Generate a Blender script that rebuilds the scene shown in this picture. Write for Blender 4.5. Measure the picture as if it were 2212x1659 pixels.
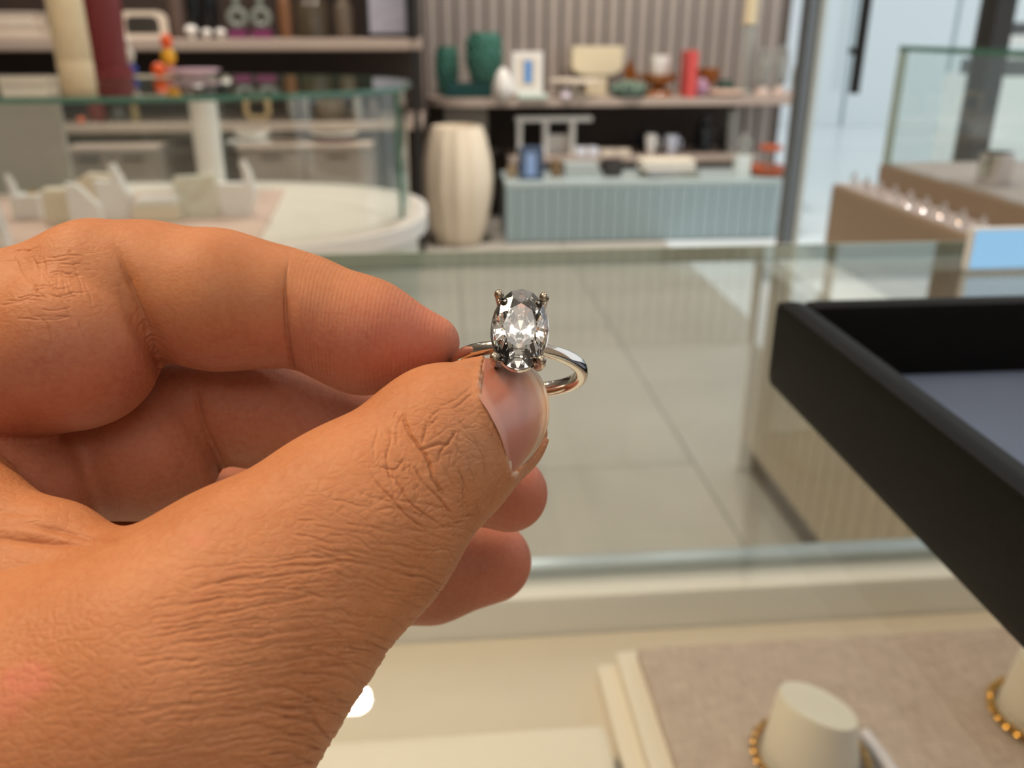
import bpy, bmesh, math, random
import numpy as np
from mathutils import Vector, Matrix

random.seed(7)
rng = np.random.default_rng(7)
for o in list(bpy.data.objects):
    bpy.data.objects.remove(o, do_unlink=True)
scn = bpy.context.scene
COL = scn.collection

# ------------------------------------------------------------------ camera
FPX = 1900.0
W, H = 2212.0, 1659.0
PITCH = math.radians(22.06)
YAW = math.radians(5.0)
CAM = Vector((0.0, 0.0, 1.131))
FWD = Vector((math.sin(YAW) * math.cos(PITCH), math.cos(YAW) * math.cos(PITCH), -math.sin(PITCH)))
RGT = Vector((math.cos(YAW), -math.sin(YAW), 0.0))
UPV = RGT.cross(FWD).normalized()
cam_data = bpy.data.cameras.new('camera')
cam_data.sensor_width = 36.0
cam_data.lens = 36.0 * FPX / W
cam_data.clip_start = 0.005
cam_data.clip_end = 200.0
cam_data.dof.use_dof = True
cam_data.dof.focus_distance = 0.108
cam_data.dof.aperture_fstop = 25.0
cam = bpy.data.objects.new('camera', cam_data)
COL.objects.link(cam)
CAMM = Matrix((
    (RGT.x, UPV.x, -FWD.x, CAM.x),
    (RGT.y, UPV.y, -FWD.y, CAM.y),
    (RGT.z, UPV.z, -FWD.z, CAM.z),
    (0, 0, 0, 1)))
cam.matrix_world = CAMM
scn.camera = cam

# light-path depth
try:
    cy_ = scn.cycles
    cy_.max_bounces = 12
    cy_.diffuse_bounces = 3
    cy_.glossy_bounces = 4
    cy_.transmission_bounces = 12
    cy_.transparent_max_bounces = 24
    cy_.caustics_reflective = False
    cy_.caustics_refractive = False
except Exception:
    pass

# ------------------------------------------------------------------ view, world, lights
scn.view_settings.view_transform = 'Standard'
scn.view_settings.look = 'None'
scn.view_settings.gamma = 1.0
scn.view_settings.use_curve_mapping = False
scn.view_settings.exposure = -0.2

world = bpy.data.worlds.new('daylight')
scn.world = world
world.use_nodes = True
wn = world.node_tree.nodes['Background']
wn.inputs['Color'].default_value = (0.94, 0.975, 1.0, 1)
wn.inputs['Strength'].default_value = 1.15


def lamp(name, kind, loc, target, power, color, **kw):
    d = bpy.data.lights.new(name, kind)
    d.energy = power
    d.color = color
    for k, v in kw.items():
        setattr(d, k, v)
    o = bpy.data.objects.new(name, d)
    COL.objects.link(o)
    o.location = loc
    o.rotation_euler = (Vector(target) - Vector(loc)).to_track_quat('-Z', 'Y').to_euler()
    return o


# warm ceiling light panel over the customer's left shoulder
KEY_LOC, KEY_TGT, KEY_SX, KEY_SY = Vector((-0.78, 0.42, 2.45)), Vector((-0.02, 0.11, 1.11)), 0.50, 0.34
lamp('key_panel_lamp', 'AREA', KEY_LOC, KEY_TGT, 24.0, (1.0, 0.70, 0.42), shape='RECTANGLE', size=KEY_SX, size_y=KEY_SY)

# added, unseen broad panel behind the customer, to brighten the stone's facets
BIG_LOC = Vector((0.0, -0.85, 2.955))
lamp('stone_fill_lamp', 'AREA', BIG_LOC, BIG_LOC - Vector((0, 0, 1)), 9.0, (1.0, 0.95, 0.88), shape='RECTANGLE', size=2.2, size_y=0.8)

BIG2_LOC = Vector((0.0, -2.15, 2.955))  # second added panel, further back, to fill more of the stone's facets
lamp('stone_fill_lamp', 'AREA', BIG2_LOC, BIG2_LOC - Vector((0, 0, 1)), 18.0, (1.0, 0.97, 0.93), shape='RECTANGLE', size=2.2, size_y=0.8)

# ------------------------------------------------------------------ pixel helpers (real distances)


def ray(px, py):
    return FWD + RGT * ((px - W / 2) / FPX) + UPV * ((H / 2 - py) / FPX)


def at_y(px, py, y):
    d = ray(px, py)
    return CAM + d * ((y - CAM.y) / d.y)


def at_z(px, py, z):
    d = ray(px, py)
    return CAM + d * ((z - CAM.z) / d.z)


def at_d(px, py, depth):
    return CAM + ray(px, py) * depth


# ------------------------------------------------------------------ materials
MATS = {}


def mat(name, color, rough=0.5, metal=0.0, var=0.08, scale=30.0, bump=0.0, bscale=200.0, spec=0.5,
        trans=0.0, ior=1.45, coat=0.0, sss=0.0, alpha=1.0):
    if name in MATS:
        return MATS[name]
    m = bpy.data.materials.new(name)
    m.use_nodes = True
    nt = m.node_tree
    b = nt.nodes['Principled BSDF']
    tc = nt.nodes.new('ShaderNodeTexCoord')
    nz = nt.nodes.new('ShaderNodeTexNoise')
    nz.inputs['Scale'].default_value = scale
    nz.inputs['Detail'].default_value = 3.0
    nt.links.new(tc.outputs['Object'], nz.inputs['Vector'])
    mx = nt.nodes.new('ShaderNodeMixRGB')
    c = color
    mx.inputs[1].default_value = (c[0] * (1 - var), c[1] * (1 - var), c[2] * (1 - var), 1)
    mx.inputs[2].default_value = (min(1, c[0] * (1 + var)), min(1, c[1] * (1 + var)), min(1, c[2] * (1 + var)), 1)
    nt.links.new(nz.outputs['Fac'], mx.inputs[0])
    nt.links.new(mx.outputs[0], b.inputs['Base Color'])
    b.inputs['Roughness'].default_value = rough
    b.inputs['Metallic'].default_value = metal
    b.inputs['Specular IOR Level'].default_value = spec
    b.inputs['Transmission Weight'].default_value = trans
    b.inputs['IOR'].default_value = ior
    b.inputs['Coat Weight'].default_value = coat
    b.inputs['Alpha'].default_value = alpha
    if sss:
        b.inputs['Subsurface Weight'].default_value = sss
        b.inputs['Subsurface Scale'].default_value = 0.01
    if bump:
        n2 = nt.nodes.new('ShaderNodeTexNoise')
        n2.inputs['Scale'].default_value = bscale
        n2.inputs['Detail'].default_value = 4.0
        nt.links.new(tc.outputs['Object'], n2.inputs['Vector'])
        bp = nt.nodes.new('ShaderNodeBump')
        bp.inputs['Strength'].default_value = bump
        bp.inputs['Distance'].default_value = 0.002
        nt.links.new(n2.outputs['Fac'], bp.inputs['Height'])
        nt.links.new(bp.outputs['Normal'], b.inputs['Normal'])
    MATS[name] = m
    return m


def thin_glass(name, tint, refl=1.0):
    """flat pane of showcase glass: see-through with a Fresnel reflection"""
    if name in MATS:
        return MATS[name]
    m = bpy.data.materials.new(name)
    m.use_nodes = True
    nt = m.node_tree
    for n in list(nt.nodes):
        nt.nodes.remove(n)
    out = nt.nodes.new('ShaderNodeOutputMaterial')
    tr = nt.nodes.new('ShaderNodeBsdfTransparent')
    nz = nt.nodes.new('ShaderNodeTexNoise')
    nz.inputs['Scale'].default_value = 3.0
    tc = nt.nodes.new('ShaderNodeTexCoord')
    nt.links.new(tc.outputs['Object'], nz.inputs['Vector'])
    mc = nt.nodes.new('ShaderNodeMixRGB')
    mc.inputs[1].default_value = (*tint, 1)
    mc.inputs[2].default_value = (tint[0] * 0.99, tint[1], tint[2] * 0.99, 1)
    nt.links.new(nz.outputs['Fac'], mc.inputs[0])
    nt.links.new(mc.outputs[0], tr.inputs['Color'])
    gl = nt.nodes.new('ShaderNodeBsdfGlossy')
    gl.inputs['Roughness'].default_value = 0.01
    gl.inputs['Color'].default_value = (0.95 * refl, 1.0 * refl, 0.98 * refl, 1)
    # Schlick reflectance, the same from both sides of the pane
    ge = nt.nodes.new('ShaderNodeNewGeometry')
    dt = nt.nodes.new('ShaderNodeVectorMath')
    dt.operation = 'DOT_PRODUCT'
    nt.links.new(ge.outputs['Normal'], dt.inputs[0])
    nt.links.new(ge.outputs['Incoming'], dt.inputs[1])

    def mth(op, a_, b_=0.0):
        n_ = nt.nodes.new('ShaderNodeMath')
        n_.operation = op
        for i_, v_ in ((0, a_), (1, b_)):
            if isinstance(v_, (int, float)):
                n_.inputs[i_].default_value = v_
            else:
                nt.links.new(v_, n_.inputs[i_])
        return n_.outputs[0]
    one_c = mth('SUBTRACT', 1.0, mth('ABSOLUTE', dt.outputs['Value']))
    fr = mth('ADD', mth('MULTIPLY', mth('POWER', one_c, 5.0), 0.96), 0.04)
    mx = nt.nodes.new('ShaderNodeMixShader')
    nt.links.new(fr, mx.inputs[0])
    nt.links.new(tr.outputs[0], mx.inputs[1])
    nt.links.new(gl.outputs[0], mx.inputs[2])
    nt.links.new(mx.outputs[0], out.inputs['Surface'])
    MATS[name] = m
    return m


# ------------------------------------------------------------------ mesh builder
class MB:
    def __init__(self):
        self.v, self.f = [], []

    def add(self, vs, fs):
        n = len(self.v)
        self.v += [Vector(p) for p in vs]
        self.f += [tuple(i + n for i in f) for f in fs]
        return self

    def box(self, lo, hi, rz=0.0, bev=0.0, pivot=None):
        x0, y0, z0 = lo
        x1, y1, z1 = hi
        if bev > 0:
            bm = bmesh.new()
            bmesh.ops.create_cube(bm, size=1.0)
            for v in bm.verts:
                v.co = Vector(((x0 + x1) / 2 + v.co.x * (x1 - x0), (y0 + y1) / 2 + v.co.y * (y1 - y0),
                               (z0 + z1) / 2 + v.co.z * (z1 - z0)))
            bmesh.ops.bevel(bm, geom=bm.edges[:], offset=bev, segments=2, profile=0.7, affect='EDGES')
            bm.verts.index_update()
            vs = [v.co.copy() for v in bm.verts]
            fs = [[v.index for v in f.verts] for f in bm.faces]
            bm.free()
        else:
            vs = [Vector((x, y, z)) for z in (z0, z1) for y in (y0, y1) for x in (x0, x1)]
            fs = [(0, 2, 3, 1), (4, 5, 7, 6), (0, 1, 5, 4), (2, 6, 7, 3), (0, 4, 6, 2), (1, 3, 7, 5)]
        if rz:
            c = Vector(pivot) if pivot else Vector(((x0 + x1) / 2, (y0 + y1) / 2, 0))
            R = Matrix.Rotation(rz, 3, 'Z')
            vs = [R @ (v - c) + c for v in vs]
        return self.add(vs, fs)

    def lathe(self, c, prof, seg=24, sy=1.0, flute=0, fdepth=0.0, twist=0.0, cap=True):
        """profile of (radius, z) around vertical axis at c"""
        vs, fs = [], []
        n = len(prof)
        for i, (r, z) in enumerate(prof):
            for k in range(seg):
                a = 2 * math.pi * k / seg + twist * i
                rr = r * (1 + (fdepth * math.cos(flute * (2 * math.pi * k / seg)) if flute else 0))
                vs.append((c[0] + rr * math.cos(a), c[1] + rr * math.sin(a) * sy, c[2] + z))
        for i in range(n - 1):
            for k in range(seg):
                a, b = i * seg + k, i * seg + (k + 1) % seg
                fs.append((a, b, b + seg, a + seg))
        if cap:
            if prof[0][0] > 1e-6:
                fs.append(tuple(range(seg - 1, -1, -1)))
            if prof[-1][0] > 1e-6:
                fs.append(tuple((n - 1) * seg + k for k in range(seg)))
        return self.add(vs, fs)

    def tube(self, pts, rad, seg=8, closed=False):
        pts = [Vector(p) for p in pts]
        n = len(pts)
        rads = rad if isinstance(rad, (list, tuple)) else [rad] * n
        vs, fs = [], []
        nrm = None
        for i, p in enumerate(pts):
            if closed:
                t = pts[(i + 1) % n] - pts[i - 1]
            else:
                t = pts[min(i + 1, n - 1)] - pts[max(i - 1, 0)]
            t.normalize()
            if nrm is None:
                nrm = t.orthogonal().normalized()
            else:
                nrm = (nrm - t * nrm.dot(t))
                if nrm.length < 1e-6:
                    nrm = t.orthogonal()
                nrm.normalize()
            b = t.cross(nrm)
            for k in range(seg):
                a = 2 * math.pi * k / seg
                vs.append(p + (nrm * math.cos(a) + b * math.sin(a)) * rads[i])
        m = n if closed else n - 1
        for i in range(m):
            j = (i + 1) % n
            for k in range(seg):
                k2 = (k + 1) % seg
                fs.append((i * seg + k, i * seg + k2, j * seg + k2, j * seg + k))
        if not closed:
            fs.append(tuple(range(seg - 1, -1, -1)))
            fs.append(tuple((n - 1) * seg + k for k in range(seg)))
        return self.add(vs, fs)

    def ball(self, c, r, seg=16, rings=10, s=(1, 1, 1)):
        vs, fs = [], []
        for i in range(1, rings):
            th = math.pi * i / rings
            for k in range(seg):
                a = 2 * math.pi * k / seg
                vs.append((c[0] + r * s[0] * math.sin(th) * math.cos(a), c[1] + r * s[1] * math.sin(th) * math.sin(a),
                           c[2] + r * s[2] * math.cos(th)))
        top = len(vs)
        vs.append((c[0], c[1], c[2] + r * s[2]))
        vs.append((c[0], c[1], c[2] - r * s[2]))
        for i in range(rings - 2):
            for k in range(seg):
                k2 = (k + 1) % seg
                fs.append((i * seg + k, (i + 1) * seg + k, (i + 1) * seg + k2, i * seg + k2))
        for k in range(seg):
            k2 = (k + 1) % seg
            fs.append((top, k, k2))
            fs.append((top + 1, (rings - 2) * seg + k2, (rings - 2) * seg + k))
        return self.add(vs, fs)

    def prism(self, poly, z0, z1):
        """vertical prism over a plan polygon"""
        n = len(poly)
        vs = [(x, y, z0) for x, y in poly] + [(x, y, z1) for x, y in poly]
        fs = [tuple(range(n - 1, -1, -1)), tuple(range(n, 2 * n))]
        fs += [(i, (i + 1) % n, (i + 1) % n + n, i + n) for i in range(n)]
        return self.add(vs, fs)

    def slab(self, poly, y0, y1):
        """prism over an upright (x, z) outline, running back from y0 to y1"""
        n = len(poly)
        vs = [(x, y0, z) for x, z in poly] + [(x, y1, z) for x, z in poly]
        fs = [tuple(range(n)), tuple(range(2 * n - 1, n - 1, -1))]
        fs += [(i, i + n, (i + 1) % n + n, (i + 1) % n) for i in range(n)]
        return self.add(vs, fs)

    def build(self, name, material, parent=None, smooth=False):
        me = bpy.data.meshes.new(name)
        off = Vector((0, 0, 0))
        p = parent
        while p is not None:
            off += p.location
            p = p.parent
        if parent is None:
            xs = [v.x for v in self.v]; ys = [v.y for v in self.v]; zs = [v.z for v in self.v]
            off = Vector(((min(xs) + max(xs)) / 2, (min(ys) + max(ys)) / 2, min(zs)))
        me.from_pydata([tuple(v - off) for v in self.v], [], self.f)
        me.update()
        bm = bmesh.new()
        bm.from_mesh(me)
        bmesh.ops.recalc_face_normals(bm, faces=bm.faces)
        bm.to_mesh(me)
        bm.free()
        if smooth:
            for pl in me.polygons:
                pl.use_smooth = True
            me.set_sharp_from_angle(angle=math.radians(40))
        me.materials.append(material)
        o = bpy.data.objects.new(name, me)
        COL.objects.link(o)
        if parent is not None:
            o.parent = parent
        else:
            o.location = off
        return o


def tag(o, label, cat, group=None):
    o['label'] = label
    o['category'] = cat
    if group:
        o['group'] = group
    return o


def thing(name, label, cat, loc, group=None):
    o = bpy.data.objects.new(name, None)
    o.empty_display_size = 0.02
    COL.objects.link(o)
    o.location = loc
    return tag(o, label, cat, group)


def struct(o):
    o['kind'] = 'structure'
    return o


# ================================================================== the shop: setting
def S(r, g, b):
    f = lambda c: ((c / 255 + 0.055) / 1.055) ** 2.4 if c > 10 else c / 255 / 12.92
    return (f(r), f(g), f(b))


def X(px, py, y):
    return at_y(px, py, y).x


def Z(px, py, y):
    return at_y(px, py, y).z


CEIL = 3.0
WALLY = 5.9
TAUPE = mat('taupe_fluted_wood', S(166, 154, 146), rough=0.55, var=0.12, scale=6)
DARKWOOD = mat('dark_walnut', S(58, 46, 40), rough=0.6, var=0.2, scale=8)
SHELFM = mat('rose_grey_shelf', S(178, 160, 148), rough=0.45, var=0.06, scale=9)
CABM = mat('taupe_cabinet', S(150, 138, 130), rough=0.55, var=0.08, scale=7)
CREAM = mat('cream_lacquer', S(236, 228, 214), rough=0.35, var=0.03, scale=12)
WHITE = mat('white_lacquer', S(240, 238, 233), rough=0.35, var=0.03, scale=12)
BLACK = mat('black_metal', S(28, 27, 28), rough=0.4, var=0.2, scale=40)
STEEL = mat('brushed_steel', S(120, 124, 126), rough=0.35, metal=0.8, var=0.1, scale=60)
GLASS = thin_glass('clear_showcase_glass', (0.975, 0.985, 0.98))
GEDGE = mat('green_glass_edge', S(96, 150, 132), rough=0.12, var=0.15, scale=20, trans=0.35, ior=1.5)
PEDGE = mat('pale_glass_edge', S(200, 218, 204), rough=0.12, var=0.08, scale=20, trans=0.4, ior=1.5)


def clear_glass(name, col=(0.96, 0.98, 0.97), rough=0.02):
    return mat(name, col, rough=rough, var=0.01, trans=1.0, ior=1.45)


# floor: large stone tiles, each a piece
floor = MB().box((-4.5, -3.0, -0.06), (1.30, WALLY, -0.006)).build('floor', mat('grout', S(128, 118, 106), rough=0.8))
struct(floor)
TILEM = mat('greige_stone_tile', S(172, 166, 156), rough=0.42, var=0.13, scale=3.2, bump=0.05, bscale=30)
tile_me = None
tx, ty = 0.60, 1.20
for i in range(-3, 3):
    for j in range(0, 5):
        x0, y0 = 1.30 - 3 * tx + i * tx, 0.35 + j * ty + (0.6 if i % 2 else 0)
        if x0 > 1.25 or x0 < -2.2 or y0 + ty > 6.3:
            continue
        if tile_me is None:
            t_ = MB().box((x0 + 0.002, y0 + 0.002, -0.012), (x0 + tx - 0.002, y0 + ty - 0.002, 0.0), bev=0.0015).build('floor_tile', TILEM, floor)
            tile_me, tile_o = t_, (x0, y0)
        else:
            t_ = tile_me.copy()
            COL.objects.link(t_)
            t_.location = tile_me.location + Vector((x0 - tile_o[0], y0 - tile_o[1], 0))
# pale mall floor outside the glass door
out = MB().box((1.30, -3.0, -0.06), (9.0, 14.0, 0.0)).build('floor_2', mat('pale_mall_floor', S(222, 228, 230), rough=0.25, var=0.04, scale=1.5))
struct(out)
struct(MB().box((-4.5, -3.0, CEIL), (2.3, WALLY + 0.1, CEIL + 0.1)).build('ceiling', mat('off_white_ceiling', S(235, 231, 225), rough=0.9, var=0.03)))
struct(MB().box((-4.6, -3.0, 0), (-4.5, WALLY, CEIL)).build('wall_left', mat('greige_plaster', S(176, 166, 156), rough=0.9)))
struct(MB().box((-4.6, -3.1, 0), (1.6, -3.0, CEIL)).build('wall_front_added', mat('white_plaster', S(232, 228, 222), rough=0.9)))  # unseen wall, added to cut fill from behind; white to brighten the stone
struct(MB().box((1.60, -3.1, 0), (1.70, -0.15, CEIL)).build('wall_right_added', mat('greige_plaster', S(176, 166, 156))))  # unseen wall, added to block daylight from the right rear
wall = struct(MB().box((-4.5, WALLY, 0), (2.30, WALLY + 0.1, CEIL)).build('wall_back', mat('wall_backing', S(104, 93, 86), rough=0.8)))
# vertical timber slats, one by one
slat0 = None
n_sl = 0
x = -0.30
while x < 2.22:
    if slat0 is None:
        slat0 = MB().box((x, WALLY - 0.035, 0.0), (x + 0.078, WALLY, CEIL), bev=0.008).build('wall_slat', TAUPE, wall)
        sx0 = x
    else:
        c_ = slat0.copy()
        COL.objects.link(c_)
        c_.location = slat0.location + Vector((x - sx0, 0, 0))
    x += 0.094

# glass entrance at the right: posts, door leaf with a long pull handle, mall beyond
fr = thing('door_1', '', '', (1.23, 3.0, 0))
for k in ('label', 'category'):
    del fr[k]
struct(fr)
MB().box((1.215, 2.97, 0), (1.245, 3.03, CEIL), bev=0.004).build('frame_post', STEEL, fr)
MB().box((1.262, 2.985, 0), (1.282, 3.015, CEIL), bev=0.004).build('frame_post', mat('pale_aluminium', S(205, 208, 200), rough=0.35, metal=0.3), fr)
MB().box((1.284, 2.994, 0.02), (1.835, 3.006, 2.4)).build('pane', thin_glass('door_glass', (0.96, 0.98, 0.985)), fr)
h_ = MB().tube([(1.385, 2.93, 0.93), (1.385, 2.93, 1.9)], 0.017, 12).build('pull_handle', BLACK, fr, smooth=True)
MB().tube([(1.385, 2.99, 1.06), (1.385, 2.93, 1.06)], 0.012, 8).build('standoff', BLACK, h_, smooth=True)
MB().tube([(1.385, 2.99, 1.78), (1.385, 2.93, 1.78)], 0.012, 8).build('standoff', BLACK, h_, smooth=True)
dpost = struct(MB().box((1.835, 2.95, 0), (1.905, 3.05, CEIL), bev=0.006).build('trim_1', mat('dark_bronze_post', S(50, 48, 46), rough=0.45)))
w2 = thing('window_1', '', '', (2.6, 3.0, 0))
for k in ('label', 'category'):
    del w2[k]
struct(w2)
MB().box((1.906, 2.994, 0.05), (3.6, 3.006, 2.4)).build('pane', thin_glass('shopfront_glass', (0.98, 0.99, 0.99)), w2)
MB().box((1.906, 2.97, 0.0), (3.6, 3.03, 0.05)).build('sill', STEEL, w2)
# far mall front: pale panels
far = struct(MB().box((1.2, 11.0, 0), (9.0, 11.1, 4.0)).build('wall_mall', mat('mall_backing', S(190, 204, 210), rough=0.6)))
pan0 = None
for i in range(6):
    x0 = 1.25 + i * 1.28
    if pan0 is None:
        pan0 = MB().box((x0, 10.95, 0.0), (x0 + 1.22, 11.0, 3.4), bev=0.01).build('wall_panel', mat('pale_blue_panel', S(228, 234, 236), rough=0.4, var=0.03), far)
        px0_ = x0
    else:
        c_ = pan0.copy()
        COL.objects.link(c_)
        c_.location = pan0.location + Vector((x0 - px0_, 0, 0))

# ------------------------------------------------------------------ ceiling downlights


def downlight(x, y, power, col, rad=0.055, tgt=None, lab=''):
    d = thing('ceiling_downlight', lab, 'downlight', (x, y, CEIL - 0.012), 'ceiling downlights')
    MB().lathe((x, y, CEIL - 0.012), [(rad * 1.5, 0.012), (rad * 1.5, 0.002), (rad * 1.38, 0.0), (rad * 1.06, 0.0), (rad * 1.02, 0.012)], 28, cap=False).build('trim_ring', WHITE, d, smooth=True)
    la = bpy.data.lights.new('downlight_lamp', 'AREA')
    la.shape = 'DISK'
    la.size = rad * 2
    la.energy = power
    la.color = col
    la.spread = math.radians(130)
    o = bpy.data.objects.new('downlight_lamp', la)
    COL.objects.link(o)
    o.location = (0, 0, -0.004)
    o.parent = d
    return d


hit = at_z(765, 1515, 1.0)
d_ = ray(765, 1515)
refl = hit + Vector((d_.x, d_.y, -d_.z)) * ((CEIL - 1.0) / -d_.z)
WARM = (1.0, 0.91, 0.82)
DL = [(refl.x, refl.y, 5.0, 'over the customer side of the case'), (-1.6, 1.1, 4.0, 'over the left aisle'), (0.9, 1.1, 4.5, 'over the right wing'), (-1.5, 3.2, 11.0, 'over the curved showcase'),
      (0.3, 4.3, 26.0, 'over the fluted counter'), (1.4, 4.5, 26.0, 'nearest the shelf of glassware'), (-1.6, 4.2, 24.0, 'over the left shelves'), (1.3, -2.75, 4.0, 'added to wash the white wall, right one behind the customer'),
      (-1.3, -2.75, 4.0, 'added to wash the white wall, left one behind the customer'),  # this pair is added to brighten the unseen wall for the stone
      (0.2, 3.3, 4.0, 'over the middle of the sales floor')]
for x_, y_, w_, l_ in DL:
    downlight(x_, y_, w_, WARM, lab='round recessed white downlight ' + l_)
# housing of the warm light panel
kp = thing('light_panel', 'warm tilted ceiling light panel above the customer', 'ceiling light', KEY_LOC)
q_ = (KEY_TGT - KEY_LOC).to_track_quat('-Z', 'Y').to_matrix()
b = MB()
for (lo, hi) in (((-0.34, -0.24, 0.004), (0.34, 0.24, 0.03)), ((-0.34, -0.24, -0.01), (-0.31, 0.24, 0.004)), ((0.31, -0.24, -0.01), (0.34, 0.24, 0.004)),
                 ((-0.31, -0.24, -0.01), (0.31, -0.21, 0.004)), ((-0.31, 0.21, -0.01), (0.31, 0.24, 0.004))):
    t_ = MB().box(lo, hi)
    b.add([KEY_LOC + q_ @ v for v in t_.v], t_.f)
b.build('housing', WHITE, kp)
MB().tube([KEY_LOC + q_ @ Vector((0, 0, 0.03)), (KEY_LOC.x, KEY_LOC.y, CEIL - 0.001)], 0.012, 10).build('stem', WHITE, kp, smooth=True)
for L_, lab_ in ((BIG_LOC, 'added broad rectangular fill light just behind the customer'), (BIG2_LOC, 'added broad rectangular fill light nearest the white wall')):
    bp_ = thing('stone_fill_panel', lab_, 'ceiling light', (L_.x, L_.y, 2.95), 'added fill panels for the stone')
    for lo, hi in (((-1.14, -0.44), (-1.10, 0.44)), ((1.10, -0.44), (1.14, 0.44)), ((-1.10, -0.44), (1.10, -0.40)), ((-1.10, 0.40), (1.10, 0.44))):
        MB().box((L_.x + lo[0], L_.y + lo[1], 2.945), (L_.x + hi[0], L_.y + hi[1], CEIL - 0.0005)).build('frame_rail', WHITE, bp_)
    MB().box((L_.x - 1.10, L_.y - 0.40, 2.975), (L_.x + 1.10, L_.y + 0.40, CEIL - 0.0005)).build('backing', WHITE, bp_)
# kiosk out in the mall
k0, k1 = at_y(2128, 250, 6.0), at_y(2420, 250, 6.0)
ks = thing('mall_kiosk', 'bright white kiosk counter seen through the shopfront at the right edge', 'kiosk', ((k0.x + k1.x) / 2, 6.2, 0))
KZ = at_y(2170, 165, 6.0).z
MB().box((k0.x, 6.0, 0.0), (k1.x, 6.6, KZ), bev=0.02).build('counter', mat('gloss_white', S(246, 246, 244), rough=0.2), ks)
MB().box((k0.x + 0.05, 6.05, KZ), (k1.x, 6.5, KZ + 0.10), bev=0.01).build('black_top', BLACK, ks)
MB().box((k0.x + 0.10, 6.1, KZ + 0.10), (k1.x - 0.1, 6.45, KZ + 0.26), bev=0.01).build('display_riser', WHITE, ks)
MB().box((k0.x + 0.16, 6.15, KZ + 0.26), (k1.x - 0.2, 6.4, KZ + 0.34), bev=0.01).build('black_tray', BLACK, ks)

# added, unseen pendants that light the ceiling so the stone looks brighter
for i_, (py_, lab_) in enumerate(((0.95, 'added slim white uplight pendant over the near showcase'), (-1.45, 'added slim white uplight pendant near the white wall'))):
    pd_ = thing('added_uplight_pendant', lab_, 'added uplight', (0.0, py_, 2.52), 'added uplight pendants')
    b = MB()
    b.box((-1.2, py_ - 0.045, 2.52), (1.2, py_ + 0.045, 2.545), bev=0.003)
    b.build('channel', WHITE, pd_)
    for x_ in (-1.0, 1.0):
        MB().tube([(x_, py_, 2.545), (x_, py_, CEIL)], 0.003, 8).build('cable', BLACK, pd_)
    la = bpy.data.lights.new('added_uplight_lamp', 'AREA')
    la.shape = 'RECTANGLE'
    la.size, la.size_y = 2.3, 0.07
    la.energy = 11.0
    la.color = (1.0, 0.95, 0.88)
    o = bpy.data.objects.new('added_uplight_lamp', la)
    COL.objects.link(o)
    o.location = (0, 0, 0.028)
    o.rotation_euler = (math.pi, 0, 0)
    o.parent = pd_

# ================================================================== near showcase
CT = 1.0      # glass top
CD = 0.75     # deck
cs = thing('glass_showcase', 'near glass-topped showcase with cream deck, under the hand', 'showcase', (0.0, 0.2, 0))
MB().box((-1.3, -0.45, CT - 0.010), (0.808, 0.545, CT)).build('glass_top', GLASS, cs)
MB().box((-1.3, 0.545, CT - 0.010), (0.808, 0.5475, CT)).build('glass_edge', PEDGE, cs)
MB().box((-1.3, 0.536, CD), (0.808, 0.544, CT - 0.0105)).build('glass_back', GLASS, cs)
MB().box((-1.3, 0.520, CD - 0.05), (0.808, 0.566, CD + 0.004), bev=0.004).build('rail', WHITE, cs)
MB().box((-1.3, 0.545, CD + 0.004), (0.808, 0.562, CD + 0.012), bev=0.003).build('rail_cap', mat('brushed_aluminium', S(190, 200, 206), rough=0.3, metal=0.6), cs)
MB().box((-1.3, -0.44, CD - 0.06), (0.808, 0.519, CD - 0.028)).build('deck', mat('cream_deck', S(216, 206, 190), rough=0.5, var=0.03), cs)
MB().box((-1.3, -0.44, CD - 0.028), (0.090, 0.40, CD), bev=0.006).build('deck_riser', CREAM, cs)
MB().box((-1.3, -0.44, 0.0), (0.808, 0.53, CD - 0.06)).build('base', CREAM, cs)
# linen pad in a cream tray
LZ = CD + 0.0
pad = thing('linen_display_pad', 'greige linen pad with cream rim on the deck of the near showcase', 'display pad', (0.3, 0.3, CD - 0.028))
MB().box((0.098, 0.02, CD - 0.028), (0.62, 0.468, CD - 0.014), bev=0.002).build('rim_base', CREAM, pad)
MB().box((0.110, 0.03, CD - 0.014), (0.61, 0.4665, CD - 0.003), bev=0.002).build('rim', CREAM, pad)


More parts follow.
